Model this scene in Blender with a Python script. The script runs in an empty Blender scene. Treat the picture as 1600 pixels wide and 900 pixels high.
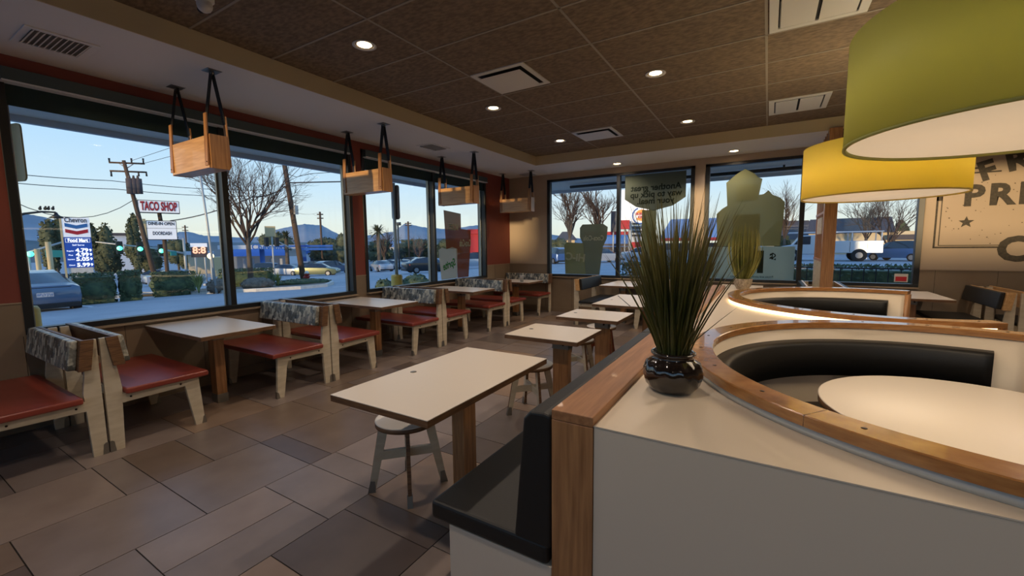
import bpy, bmesh, math, random
from mathutils import Matrix, Vector
R = math.radians
PI = math.pi
random.seed(7)
C = bpy.context.scene.collection
SC = bpy.context.scene

# ------------------------------------------------------------------ camera
H = 1.5                                   # eye height
cam = bpy.data.objects.new('camera', bpy.data.cameras.new('camera'))
C.objects.link(cam)
ROT = ((0.85605807, -0.04299835, 0.51508808),
       (0.51676999, 0.09172667, -0.85119622),
       (-0.01064728, 0.99485545, 0.10074362))
cam.matrix_world = Matrix.Translation((0, 0, H)) @ Matrix(ROT).to_4x4()
cam.data.sensor_width = 36
cam.data.lens = 658.86 / 1600 * 36
cam.data.clip_start = 0.02
cam.data.clip_end = 3000
SC.camera = cam
SC.view_settings.view_transform = 'Standard'
SC.view_settings.look = 'None'
SC.view_settings.gamma = 1
SC.view_settings.use_curve_mapping = False
SC.view_settings.exposure = 0.65
SC.cycles.use_denoising = True
SC.cycles.max_bounces = 8
SC.cycles.transparent_max_bounces = 16
SC.cycles.sample_clamp_indirect = 4

# light levels
SKY_STRENGTH = 0.86
SUN_STRENGTH = 2.3
CAN_POWER = 30.0
DRUM_EMIT = 0.30
DRUM_POWER = 5.5

def lin(c):
    return tuple(((v / 255) / 12.92 if v / 255 <= .04045 else ((v / 255 + .055) / 1.055) ** 2.4) for v in c[:3]) + (1,)

# sky: dusk gradient by elevation
w = bpy.data.worlds.new('dusk_sky'); SC.world = w; w.use_nodes = True
nt = w.node_tree; nt.nodes.clear()
tc = nt.nodes.new('ShaderNodeTexCoord'); sep = nt.nodes.new('ShaderNodeSeparateXYZ')
rp = nt.nodes.new('ShaderNodeValToRGB'); bg = nt.nodes.new('ShaderNodeBackground'); wo = nt.nodes.new('ShaderNodeOutputWorld')
nt.links.new(tc.outputs['Generated'], sep.inputs[0]); nt.links.new(sep.outputs[2], rp.inputs[0])
nt.links.new(rp.outputs[0], bg.inputs[0]); nt.links.new(bg.outputs[0], wo.inputs[0])
e = rp.color_ramp.elements
e[0].position = 0.0; e[0].color = lin((214, 214, 196))
e[1].position = 1.0; e[1].color = lin((96, 140, 200))
for p, c in ((0.05, (212, 220, 214)), (0.12, (190, 214, 230)), (0.25, (156, 198, 236)), (0.55, (120, 170, 228))):
    k = rp.color_ramp.elements.new(p); k.color = lin(c)
bg.inputs[1].default_value = SKY_STRENGTH

def light(name, kind, loc, power, col, size=.1, rot=None, parent=None, spot=None):
    l = bpy.data.lights.new(name, kind); l.color = col; l.energy = power
    o = bpy.data.objects.new(name, l); C.objects.link(o); o.location = loc
    if kind == 'AREA': l.shape = 'DISK'; l.size = size
    if kind == 'SPOT': l.spot_size = spot or R(120); l.spot_blend = .8; l.shadow_soft_size = size
    if kind == 'POINT': l.shadow_soft_size = size
    if rot: o.rotation_euler = rot
    if parent: o.parent = parent
    return o
sun = light('low_sun', 'SUN', (-10, -30, 10), SUN_STRENGTH, (1.0, .70, .38))
sun.data.angle = R(1.2)
sun.rotation_euler = Vector((-0.10, 1.0, -0.030)).to_track_quat('-Z', 'Y').to_euler()

# ------------------------------------------------------------------ materials
MATS = {}
def nodes(name):
    m = bpy.data.materials.new(name); m.use_nodes = True
    MATS[name] = m
    return m, m.node_tree, m.node_tree.nodes['Principled BSDF']
def setp(b, col=None, rough=.5, metal=0, spec=.5, coat=0):
    if col: b.inputs['Base Color'].default_value = lin(col)
    b.inputs['Roughness'].default_value = rough; b.inputs['Metallic'].default_value = metal
    b.inputs['Specular IOR Level'].default_value = spec; b.inputs['Coat Weight'].default_value = coat
def mat(name, col, rough=.5, metal=0, spec=.5, coat=0, col2=None, scale=8, bump=0, bscale=None, stretch=(1, 1, 1), lo=.35, hi=.65):
    m, t, b = nodes(name); setp(b, col, rough, metal, spec, coat)
    if col2 or bump:
        tcn = t.nodes.new('ShaderNodeTexCoord'); mp = t.nodes.new('ShaderNodeMapping'); mp.inputs['Scale'].default_value = stretch
        t.links.new(tcn.outputs['Object'], mp.inputs[0])
        nz = t.nodes.new('ShaderNodeTexNoise'); nz.inputs['Scale'].default_value = scale; nz.inputs['Detail'].default_value = 6
        t.links.new(mp.outputs[0], nz.inputs[0])
        if col2:
            cr = t.nodes.new('ShaderNodeValToRGB'); cr.color_ramp.elements[0].position = lo; cr.color_ramp.elements[1].position = hi
            cr.color_ramp.elements[0].color = lin(col); cr.color_ramp.elements[1].color = lin(col2)
            t.links.new(nz.outputs[0], cr.inputs[0]); t.links.new(cr.outputs[0], b.inputs['Base Color'])
        if bump:
            n2 = nz
            if bscale:
                n2 = t.nodes.new('ShaderNodeTexNoise'); n2.inputs['Scale'].default_value = bscale; n2.inputs['Detail'].default_value = 4
                t.links.new(mp.outputs[0], n2.inputs[0])
            bp = t.nodes.new('ShaderNodeBump'); bp.inputs['Strength'].default_value = bump; bp.inputs['Distance'].default_value = .01
            t.links.new(n2.outputs[0], bp.inputs['Height']); t.links.new(bp.outputs[0], b.inputs['Normal'])
    return m
def emis(name, col, s, base=(200, 200, 200)):
    m, t, b = nodes(name); setp(b, base, .5)
    b.inputs['Emission Color'].default_value = lin(col); b.inputs['Emission Strength'].default_value = s
    return m
def wood(name, c1, c2, rough=.35, stretch=(14, 1.2, 14), coat=.2):
    return mat(name, c1, rough, col2=c2, scale=3.2, stretch=stretch, coat=coat, lo=.3, hi=.7, bump=.06)

M = {}
M['wall'] = mat('beige_wall_paint', (176, 158, 138), .7, bump=.03, scale=60)
M['red'] = mat('red_wall_paint', (136, 66, 52), .6)
M['soffit'] = mat('white_soffit_paint', (230, 226, 220), .75)
M['fascia'] = mat('tan_fascia_paint', (206, 188, 150), .7)
M['ceil'] = mat('brown_fissured_ceiling_tile', (104, 88, 70), .9, col2=(134, 114, 92), scale=26, bump=.35, bscale=45, stretch=(.7, 1.4, 1))
M['grid'] = mat('grey_ceiling_grid', (150, 140, 124), .6)
M['white_metal'] = mat('white_painted_metal', (214, 210, 202), .45)
M['dark'] = mat('dark_opening', (18, 17, 16), .8)
M['bronze'] = mat('dark_bronze_frame', (30, 32, 34), .4, spec=.5)
M['alu'] = mat('worn_aluminium', (150, 146, 136), .35, metal=.7)
M['shade'] = mat('dark_green_roller_shade', (44, 58, 56), .6)
M['cassette'] = mat('grey_green_cassette', (74, 88, 88), .5)
M['shade2'] = mat('pale_shade_hem', (220, 226, 228), .5)
M['white_lam'] = mat('white_laminate', (226, 210, 188), .4, spec=.45)
M['table_lam'] = mat('white_table_laminate', (230, 218, 202), .36, spec=.5)
M['ply_edge'] = mat('brown_plywood_edge', (128, 92, 60), .5, col2=(92, 62, 40), scale=10, stretch=(1, 1, 12))
M['ply'] = mat('birch_plywood', (212, 198, 172), .45, col2=(196, 180, 152), scale=3, stretch=(2, 2, 8))
M['wood_y'] = wood('honey_oak_along', (184, 132, 88), (146, 98, 62), stretch=(16, 1.0, 16), coat=.05, rough=.42)
M['wood_z'] = wood('honey_oak_upright', (190, 138, 90), (146, 100, 62), stretch=(18, 18, 1.2), coat=.05)
M['wood_x'] = wood('pale_oak_cross', (222, 176, 120), (194, 144, 90), stretch=(1.2, 16, 16))
M['rail'] = wood('bent_oak_rail', (184, 130, 76), (148, 98, 54), rough=.22, stretch=(4, 4, 20), coat=.5)
M['stool_red'] = wood('reddish_stained_wood', (150, 72, 40), (104, 46, 26), stretch=(18, 18, 2))
M['vinyl_k'] = mat('black_vinyl', (30, 29, 27), .48, spec=.45, bump=.05, scale=120)
M['vinyl_r'] = mat('brick_red_vinyl', (150, 66, 50), .33, spec=.55, col2=(136, 56, 42), scale=3, bump=.03)
M['steel'] = mat('brushed_steel', (140, 136, 128), .35, metal=.8)
M['bolt'] = mat('dark_bolt_metal', (48, 34, 24), .4, metal=.6)
M['strap'] = mat('black_strap_webbing', (30, 30, 30), .7)
M['grout'] = mat('dark_grout', (42, 36, 31), .9)
M['pot_k'] = mat('glazed_dark_ceramic', (34, 26, 22), .12, spec=.6, coat=.6, col2=(24, 19, 17), scale=5)
M['pot_w'] = mat('carved_grey_stone', (186, 172, 152), .8, col2=(120, 106, 90), scale=55, bump=.6, stretch=(2, 2, .5))
M['grass_a'] = mat('dark_olive_blades', (62, 68, 24), .45, col2=(98, 90, 40), scale=4)
M['grass_b'] = mat('yellow_green_blades', (104, 110, 52), .5, col2=(170, 164, 92), scale=4)
M['soil'] = mat('dark_soil', (40, 30, 22), .9)

# collage fabric on the bench backs
m, t, b = nodes('grey_newsprint_collage_fabric'); setp(b, (150, 150, 140), .38, spec=.6)
tcn = t.nodes.new('ShaderNodeTexCoord'); mp = t.nodes.new('ShaderNodeMapping'); mp.inputs['Scale'].default_value = (1.5, 1.0, .8)
vo = t.nodes.new('ShaderNodeTexVoronoi'); vo.distance = 'CHEBYCHEV'; vo.inputs['Scale'].default_value = 20
cr = t.nodes.new('ShaderNodeValToRGB'); cr.color_ramp.interpolation = 'CONSTANT'
cols = [(66, 70, 72), (160, 156, 142), (110, 116, 118), (206, 202, 184), (90, 90, 84), (184, 180, 164), (140, 138, 128), (80, 88, 92)]
ee = cr.color_ramp.elements
ee[0].position = 0; ee[0].color = lin(cols[0]); ee[1].position = .88; ee[1].color = lin(cols[1])
for i, c in enumerate(cols[2:]): k = ee.new(.14 * (i + 1)); k.color = lin(c)
nz = t.nodes.new('ShaderNodeTexNoise'); nz.inputs['Scale'].default_value = 60
mx = t.nodes.new('ShaderNodeMix'); mx.data_type = 'RGBA'; mx.blend_type = 'OVERLAY'; mx.inputs[0].default_value = .7
t.links.new(tcn.outputs['Object'], mp.inputs[0]); t.links.new(mp.outputs[0], vo.inputs['Vector']); t.links.new(mp.outputs[0], nz.inputs[0])
t.links.new(vo.outputs['Color'], cr.inputs[0]); t.links.new(cr.outputs[0], mx.inputs[6]); t.links.new(nz.outputs[0], mx.inputs[7])
t.links.new(mx.outputs[2], b.inputs['Base Color'])
M['collage'] = m

# porcelain tiles: colour per tile from a face attribute
m, t, b = nodes('porcelain_floor_tile'); setp(b, (110, 90, 75), .36, spec=.8)
at_ = t.nodes.new('ShaderNodeAttribute'); at_.attribute_name = 'tile'
nz = t.nodes.new('ShaderNodeTexNoise'); nz.inputs['Scale'].default_value = 5; nz.inputs['Detail'].default_value = 5
tcn = t.nodes.new('ShaderNodeTexCoord'); t.links.new(tcn.outputs['Object'], nz.inputs[0])
mx = t.nodes.new('ShaderNodeMix'); mx.data_type = 'RGBA'; mx.blend_type = 'SOFT_LIGHT'; mx.inputs[0].default_value = .35
t.links.new(at_.outputs['Color'], mx.inputs[6]); t.links.new(nz.outputs[0], mx.inputs[7]); t.links.new(mx.outputs[2], b.inputs['Base Color'])
M['tile'] = m

# wainscot tile with thin joints
m, t, b = nodes('taupe_wall_tile'); setp(b, (150, 130, 108), .4)
tcn = t.nodes.new('ShaderNodeTexCoord'); mp = t.nodes.new('ShaderNodeMapping'); mp.inputs['Rotation'].default_value = (R(90), 0, 0)
nz = t.nodes.new('ShaderNodeTexNoise'); nz.inputs['Scale'].default_value = 3; nz.inputs['Detail'].default_value = 5
cr = t.nodes.new('ShaderNodeValToRGB'); cr.color_ramp.elements[0].color = lin((126, 106, 84)); cr.color_ramp.elements[1].color = lin((150, 130, 106))
t.links.new(tcn.outputs['Object'], nz.inputs[0]); t.links.new(nz.outputs[0], cr.inputs[0]); t.links.new(cr.outputs[0], b.inputs['Base Color'])
M['wtile'] = m
M['wtile_joint'] = mat('tile_edge_trim', (160, 140, 116), .5)

def glass_mat(name, tint=(250, 252, 252), gloss=.06):
    m = bpy.data.materials.new(name); m.use_nodes = True; t = m.node_tree; t.nodes.clear()
    o = t.nodes.new('ShaderNodeOutputMaterial'); mix = t.nodes.new('ShaderNodeMixShader'); tr = t.nodes.new('ShaderNodeBsdfTransparent')
    gl = t.nodes.new('ShaderNodeBsdfGlossy'); gl.inputs['Roughness'].default_value = .02
    lw = t.nodes.new('ShaderNodeLayerWeight'); lw.inputs[0].default_value = .5
    pw = t.nodes.new('ShaderNodeMath'); pw.operation = 'POWER'; pw.inputs[1].default_value = 5
    fr = t.nodes.new('ShaderNodeMath'); fr.operation = 'MULTIPLY_ADD'; fr.inputs[1].default_value = .55; fr.inputs[2].default_value = .02
    t.links.new(lw.outputs['Facing'], pw.inputs[0]); t.links.new(pw.outputs[0], fr.inputs[0])
    tr.inputs[0].default_value = lin(tint)
    t.links.new(fr.outputs[0], mix.inputs[0]); t.links.new(tr.outputs[0], mix.inputs[1]); t.links.new(gl.outputs[0], mix.inputs[2]); t.links.new(mix.outputs[0], o.inputs[0])
    return m
M['glass'] = glass_mat('window_glass')
def film(name, col, fac, tcol=(230, 230, 225)):
    m = bpy.data.materials.new(name); m.use_nodes = True; t = m.node_tree; t.nodes.clear()
    o = t.nodes.new('ShaderNodeOutputMaterial'); mix = t.nodes.new('ShaderNodeMixShader'); mix.inputs[0].default_value = fac
    tr = t.nodes.new('ShaderNodeBsdfTransparent'); tr.inputs[0].default_value = lin(tcol)
    tl = t.nodes.new('ShaderNodeBsdfTranslucent'); df = t.nodes.new('ShaderNodeBsdfDiffuse'); ad = t.nodes.new('ShaderNodeMixShader'); ad.inputs[0].default_value = .55
    tl.inputs[0].default_value = lin(col); df.inputs[0].default_value = lin(col)
    t.links.new(df.outputs[0], ad.inputs[1]); t.links.new(tl.outputs[0], ad.inputs[2])
    t.links.new(tr.outputs[0], mix.inputs[1]); t.links.new(ad.outputs[0], mix.inputs[2]); t.links.new(mix.outputs[0], o.inputs[0])
    return m
M['film_olive'] = film('olive_window_film', (150, 152, 112), .82)
M['film_grey'] = film('grey_green_window_film', (128, 136, 118), .86)
M['film_frost'] = film('frosted_window_film', (176, 196, 192), .8)
M['film_dark'] = film('dark_film_lettering', (58, 66, 58), .9)
M['film_light'] = film('light_film_lettering', (196, 200, 180), .9)
M['film_brown'] = film('brown_cup_film', (150, 92, 66), .72)
M['cup'] = film('clear_plastic', (225, 225, 225), .45)
M['film_pale'] = film('pale_cup_film', (205, 205, 195), .75)
M['film_green'] = film('green_film_lettering', (60, 150, 70), .95)
def shade_mat(name, col, tcol, em):
    m, t, b = nodes(name); setp(b, col, .55, spec=.3)
    tl = t.nodes.new('ShaderNodeBsdfTranslucent'); tl.inputs[0].default_value = lin(tcol)
    mix = t.nodes.new('ShaderNodeMixShader'); mix.inputs[0].default_value = em
    out = t.nodes['Material Output']
    t.links.new(b.outputs[0], mix.inputs[1]); t.links.new(tl.outputs[0], mix.inputs[2]); t.links.new(mix.outputs[0], out.inputs[0])
    return m
M['lime'] = shade_mat('lime_fabric_shade', (206, 206, 132), (214, 210, 120), .45)
M['yellow'] = shade_mat('yellow_fabric_shade', (238, 222, 140), (246, 228, 130), .5)
M['shade'] = shade_mat('dark_green_roller_shade_cloth', (66, 84, 82), (70, 92, 88), .5)
M['diffuser'] = emis('cream_lamp_diffuser', (255, 224, 184), DRUM_EMIT, (225, 205, 175))
M['can_glow'] = emis('warm_can_lens', (255, 226, 180), 9, (240, 230, 210))
M['led'] = emis('warm_led_strip', (255, 226, 170), 2.2, (240, 230, 210))
M['led_off'] = mat('unlit_white_led_channel', (205, 205, 200), .3)

# ------------------------------------------------------------------ mesh helpers
class MB:
    def __init__(s): s.v = []; s.f = []; s.m = []; s.sm = []
    def add(s, vs, fs, mi=0, smooth=False):
        n = len(s.v); s.v += [tuple(v) for v in vs]
        for f in fs: s.f.append(tuple(i + n for i in f)); s.m.append(mi); s.sm.append(smooth)
        return s
    def box(s, x0, y0, z0, x1, y1, z1, mi=0):
        vs = [(x, y, z) for x in (x0, x1) for y in (y0, y1) for z in (z0, z1)]
        return s.add(vs, [(0, 1, 3, 2), (4, 6, 7, 5), (0, 4, 5, 1), (2, 3, 7, 6), (0, 2, 6, 4), (1, 5, 7, 3)], mi)
    def edge(s, n):
        s.m[-3] = 1; s.m[-1] = 1; return s
    def hexa(s, b4, t4, mi=0):
        return s.add(list(b4) + list(t4), [(3, 2, 1, 0), (4, 5, 6, 7), (0, 1, 5, 4), (1, 2, 6, 5), (2, 3, 7, 6), (3, 0, 4, 7)], mi)
    def prism(s, poly, a, b, axis='x', mi=0):
        """poly: 2D outline; axis x: (y,z) outline, y: (x,z), z: (x,y)"""
        def P(u, v, k): return (k, u, v) if axis == 'x' else ((u, k, v) if axis == 'y' else (u, v, k))
        n = len(poly)
        vs = [P(u, v, a) for u, v in poly] + [P(u, v, b) for u, v in poly]
        fs = [tuple(range(n))[::-1], tuple(range(n, 2 * n))] + [(i, (i + 1) % n, n + (i + 1) % n, n + i) for i in range(n)]
        return s.add(vs, fs, mi)
    def tube(s, pts, rs, n=8, mi=0, smooth=True, caps=True):
        pts = [Vector(p) for p in pts]
        if not hasattr(rs, '__len__'): rs = [rs] * len(pts)
        vs = []; up = None
        for i, p in enumerate(pts):
            d = (pts[min(i + 1, len(pts) - 1)] - pts[max(i - 1, 0)])
            d = d.normalized() if d.length > 1e-9 else Vector((0, 0, 1))
            if up is None or abs(up.dot(d)) > .98: up = Vector((1, 0, 0)) if abs(d.x) < .8 else Vector((0, 1, 0))
            a = d.cross(up).normalized(); c = a.cross(d)
            up = c
            for k in range(n):
                t_ = 2 * PI * k / n
                vs.append(p + (a * math.cos(t_) + c * math.sin(t_)) * rs[i])
        fs = [(i * n + k, i * n + (k + 1) % n, (i + 1) * n + (k + 1) % n, (i + 1) * n + k) for i in range(len(pts) - 1) for k in range(n)]
        if caps: fs += [tuple(range(n))[::-1], tuple(range((len(pts) - 1) * n, len(pts) * n))]
        return s.add(vs, fs, mi, smooth)
    def lathe(s, prof, c=(0, 0), n=32, mi=0, smooth=True, rfun=None):
        vs = []
        for r, z in prof:
            for k in range(n):
                t_ = 2 * PI * k / n; rr = r if rfun is None else rfun(r, z, t_)
                vs.append((c[0] + rr * math.cos(t_), c[1] + rr * math.sin(t_), z))
        m_ = len(prof)
        fs = [(i * n + k, i * n + (k + 1) % n, (i + 1) * n + (k + 1) % n, (i + 1) * n + k) for i in range(m_ - 1) for k in range(n)]
        fs += [tuple(range(n))[::-1], tuple(range((m_ - 1) * n, m_ * n))]
        return s.add(vs, fs, mi, smooth)
    def arc(s, c, prof, a0, a1, n=48, mi=0, smooth=True):
        """closed (r,z) outline swept through an arc"""
        m_ = len(prof); vs = []
        for i in range(n + 1):
            t_ = a0 + (a1 - a0) * i / n
            for r, z in prof: vs.append((c[0] + r * math.cos(t_), c[1] + r * math.sin(t_), z))
        fs = [(i * m_ + k, i * m_ + (k + 1) % m_, (i + 1) * m_ + (k + 1) % m_, (i + 1) * m_ + k) for i in range(n) for k in range(m_)]
        fs += [tuple(range(m_))[::-1], tuple(range(n * m_, (n + 1) * m_))]
        return s.add(vs, fs, mi, smooth)
    def ball(s, c, r, n=10, mi=0, sq=(1, 1, 1), jitter=0, seed=0):
        rnd = random.Random(seed); vs = []; rows = n // 2
        for i in range(rows + 1):
            ph = PI * i / rows
            for k in range(n):
                t_ = 2 * PI * k / n; j = 1 + rnd.uniform(-jitter, jitter)
                vs.append((c[0] + r * sq[0] * j * math.sin(ph) * math.cos(t_), c[1] + r * sq[1] * j * math.sin(ph) * math.sin(t_), c[2] + r * sq[2] * j * math.cos(ph)))
        fs = [(i * n + k, i * n + (k + 1) % n, (i + 1) * n + (k + 1) % n, (i + 1) * n + k) for i in range(rows) for k in range(n)]
        return s.add(vs, fs, mi, True)
    def text(s, body, size, mtx, ext=.002, bold=0, mi=0, align='CENTER', fit=None):
        cu = bpy.data.curves.new('t', 'FONT'); cu.body = body; cu.size = size; cu.extrude = ext; cu.offset = bold
        cu.align_x = align; cu.align_y = 'CENTER'; cu.resolution_u = 3
        o = bpy.data.objects.new('t', cu); C.objects.link(o)
        dg = bpy.context.evaluated_depsgraph_get(); me = o.evaluated_get(dg).to_mesh()
        k_ = 1
        if fit: xs_t = [v.co.x for v in me.vertices]; k_ = fit / (max(xs_t) - min(xs_t))
        vs = [mtx @ Vector((v.co.x * k_, v.co.y, v.co.z)) for v in me.vertices]; fs = [tuple(p.vertices) for p in me.polygons]
        s.add(vs, fs, mi); o.evaluated_get(dg).to_mesh_clear()
        bpy.data.objects.remove(o); bpy.data.curves.remove(cu)
        return s
    def build(s, name, mats, parent=None, bevel=0, fix=True, seg=2):
        me = bpy.data.meshes.new(name)
        me.from_pydata(s.v, [], s.f)
        for mm in (mats if isinstance(mats, (list, tuple)) else [mats]): me.materials.append(mm)
        me.polygons.foreach_set('material_index', s.m); me.polygons.foreach_set('use_smooth', s.sm)
        if fix:
            bm = bmesh.new(); bm.from_mesh(me); bmesh.ops.recalc_face_normals(bm, faces=bm.faces); bm.to_mesh(me); bm.free()
        me.update()
        o = bpy.data.objects.new(name, me); C.objects.link(o)
        if parent: o.parent = parent
        if bevel:
            bv = o.modifiers.new('bevel', 'BEVEL'); bv.width = bevel; bv.segments = seg; bv.limit_method = 'ANGLE'; bv.angle_limit = R(40)
        return o

def thing(name, label, cat, loc=(0, 0, 0), rz=0, group=None):
    o = bpy.data.objects.new(name, None); C.objects.link(o); o.empty_display_size = .1
    o.location = loc; o.rotation_euler = (0, 0, rz); o['label'] = label; o['category'] = cat
    if group: o['group'] = group
    return o
def tag(o, label, cat, group=None, kind=None):
    o['label'] = label; o['category'] = cat
    if group: o['group'] = group
    if kind: o['kind'] = kind
    return o
def struct(name, mb, mm, bevel=0, parent=None):
    o = mb.build(name, mm, parent, bevel); 
    if not parent: o['kind'] = 'structure'
    return o
def sempty(name):
    o = bpy.data.objects.new(name, None); C.objects.link(o); o['kind'] = 'structure'; return o
def kids(o): return [c for c in bpy.data.objects if c.parent == o]
def copy_tree(o, parent=None):
    c = o.copy(); C.objects.link(c)
    if parent: c.parent = parent
    for ch in kids(o): copy_tree(ch, c)
    return c
def dup(root, label, loc, rz=0, group=None):
    c = copy_tree(root); c.location = loc; c.rotation_euler = (0, 0, rz); c['label'] = label
    if group: c['group'] = group
    return c

# ------------------------------------------------------------------ sight lines for the far outdoors
RM = Matrix(ROT)
def ray(px, py):
    d = RM @ Vector((px - 800, -(py - 450), -658.86)); return d.normalized()
def terrain(x, y=0):
    T_ = [(-400, -6), (-120, -3.2), (-60, -2.25), (-50, -2.0), (-28, -1.0), (-20, -.48), (-8, -.16), (1e4, -.15)]
    for (x0, z0), (x1, z1) in zip(T_, T_[1:]):
        if x <= x1: return z0 + (z1 - z0) * max(0, (x - x0)) / (x1 - x0)
    return -.15
def ground_at(px, D):
    """ground point in the direction of picture column px at distance D"""
    d = ray(px, 388); k = D / math.hypot(d.x, d.y); x, y = d.x * k, d.y * k
    return Vector((x, y, terrain(x)))
def height_at(px, py, D):
    d = ray(px, py); return H + d.z * D / math.hypot(d.x, d.y)

# ================================================================== ROOM
XL, YB, YR, XR = -5.25, 8.6, -3.0, 5.6
ZS, ZC = 3.05, 3.22           # soffit, main ceiling
XF, YF = -3.97, 7.5           # fascia
SILL, HEAD = .80, 2.95

# floor: grout bed plus tiles
tiles = MB()
tcol = []
pal = [(150, 126, 106), (122, 108, 100), (132, 118, 110), (114, 102, 96), (138, 124, 116), (104, 90, 82), (142, 126, 116), (126, 108, 94)]
fixed = {-3.94: [-3, -2.4, -1.7, -1.1, -.45, .225, .864, 1.025, 1.346], -3.30: [-3, -2.2, -1.5, -.9, -.25, .394, 1.027, 1.660, 1.83],
         -2.66: [-3, -2.5, -1.9, -1.25, -.6, .06, .706, 1.347, 1.66, 1.86], -2.02: [-3, -2.1, -1.4, -.9, -.3, .39, 1.028, 1.45, 1.62]}
x = XL - .05; col_i = 0
xs = [-5.22 - .64 * 0]
xc = -3.94
cols_x = []
xx = -3.94
while xx > XL: xx -= .64
while xx < XR: cols_x.append(round(xx, 2)); xx += .64
rnd = random.Random(3)
bm_cols = []
for cx_ in cols_x:
    ys = list(fixed.get(cx_, [YR - rnd.choice((0, .16, .32, .48))]))
    lastl = 0
    while ys[-1] < YB:
        l = rnd.choice((.64, .64, .64, .32, .32, .16)) if lastl > .2 else rnd.choice((.64, .64, .32))
        lastl = l; ys.append(ys[-1] + l)
    for a, b_ in zip(ys, ys[1:]):
        sp = [(cx_, cx_ + .64)]
        if (b_ - a) > .3 and rnd.random() < .16: sp = [(cx_, cx_ + .32), (cx_ + .32, cx_ + .64)]
        for u0, u1 in sp:
            u0, u1, v0, v1 = max(u0, XL), min(u1, XR), max(a, YR), min(b_, YB)
            if u1 - u0 < .02 or v1 - v0 < .02: continue
            g = .0028; z = 0
            tiles.box(u0 + g, v0 + g, -.01, u1 - g, v1 - g, z)
            c_ = lin(rnd.choice(pal)); f_ = rnd.uniform(.88, 1.08)
            tcol += [(c_[0] * f_, c_[1] * f_, c_[2] * f_, 1)] * 6
fl = struct('floor', tiles, M['tile'])
ca = fl.data.color_attributes.new('tile', 'FLOAT_COLOR', 'CORNER')
vals = []
for p in fl.data.polygons:
    for _ in p.loop_indices: vals += tcol[p.index]
ca.data.foreach_set('color', vals)
struct('floor_grout_bed', MB().box(XL - .25, YR - .25, -.14, XR + .25, YB + .25, -.004), M['grout'])

# ceilings
struct('ceiling', MB().box(XF, YR, ZC, XR, YF, ZC + .1), M['ceil'])
g = MB()
k = 0
xv = XF + 1.295
while xv < XR: g.box(xv - .010, YR, ZC - .004, xv + .010, YF, ZC + .002); xv += 1.295
yv = YF - .645
while yv > YR: g.box(XF, yv - .009, ZC - .004, XR, yv + .009, ZC + .002); yv -= .645
struct('trim_1', g, M['grid'])
struct('ceiling_soffit', MB().prism([(XL - .2, YR), (XF, YR), (XF, YF), (XR, YF), (XR, YB + .2), (XL - .2, YB + .2)], ZS, ZS + .3, 'z'), M['soffit'])
struct('trim_2', MB().box(XF, YR, ZS - .001, XF + .012, YF, ZC + .05).box(XF, YF - .012, ZS - .001, XR, YF, ZC + .05), M['fascia'])

# walls with openings
TW = 1.07   # tile wainscot top
def wall_x(name, x0, x1, ya, yb, opens, bands):
    """wall across x thickness; opens: (y0,y1,z0,z1); bands: (z0,z1,mat index)"""
    mb = MB(); ys = sorted({ya, yb} | {v for o in opens for v in o[:2]})
    for a, b_ in zip(ys, ys[1:]):
        for z0, z1, mi in bands:
            zs = sorted({z0, z1} | {v for o in opens if o[0] <= a and o[1] >= b_ for v in o[2:4] if z0 < v < z1})
            for c_, d in zip(zs, zs[1:]):
                if any(o[0] <= a and o[1] >= b_ and o[2] <= c_ and o[3] >= d for o in opens): continue
                mb.box(x0, a, c_, x1, b_, d, mi)
    return mb
opL = [(-2.7, .55, 1.6, HEAD), (.86, 4.17, SILL, HEAD), (4.36, 7.62, SILL, HEAD)]
struct('wall_left', wall_x('l', XL - .22, XL, YR - .2, YB + .2, opL, [(-.15, TW, 1), (TW, ZS, 0)]), [M['red'], M['wtile']])
def wall_y(y0, y1, xa, xb, opens, bands):
    mb = MB(); xs_ = sorted({xa, xb} | {v for o in opens for v in o[:2]})
    for a, b_ in zip(xs_, xs_[1:]):
        for z0, z1, mi in bands:
            zs = sorted({z0, z1} | {v for o in opens if o[0] <= a and o[1] >= b_ for v in o[2:4] if z0 < v < z1})
            for c_, d in zip(zs, zs[1:]):
                if any(o[0] <= a and o[1] >= b_ and o[2] <= c_ and o[3] >= d for o in opens): continue
                mb.box(a, y0, c_, b_, y1, d, mi)
    return mb
opB = [(-4.26, -1.21, SILL, 2.93), (-1.03, 1.97, SILL, 2.93)]
struct('wall_back', wall_y(YB, YB + .22, XL, XR + .2, opB, [(-.15, TW, 1), (TW, ZS, 0)]), [M['wall'], M['wtile']])
opR = [(-5.05, -.75, 1.5, 2.9), (-.55, 5.2, 1.5, 2.9)]
struct('wall_rear', wall_y(YR - .2, YR, XL, XR + .2, opR, [(-.15, TW, 1), (TW, ZC + .1, 0)]), [M['wall'], M['wtile']])
ow = MB()  # unseen sun blocker, added; its low gaps shape the sun let indoors
for xa, xb, zt_ in ((-5.6, -2.95, 4.4), (-2.95, -1.35, 2.40), (-1.35, 1.85, 4.4), (1.85, 2.55, 2.40), (2.55, 5.1, 4.4), (5.1, 6.8, 2.40), (6.8, 14, 4.4)): ow.box(xa, YR - 22.4, -.2, xb, YR - 22, zt_)
struct('sun_block_wall', ow, M['wall'])
struct('wall_right', MB().box(XR, YR, -.15, XR + .2, YB, ZC + .1), M['wall'])
struct('roof', MB().box(XL - .2, YR - .2, ZC + .12, XR + .2, YB + .2, ZC + .4), M['grout'])
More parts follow.
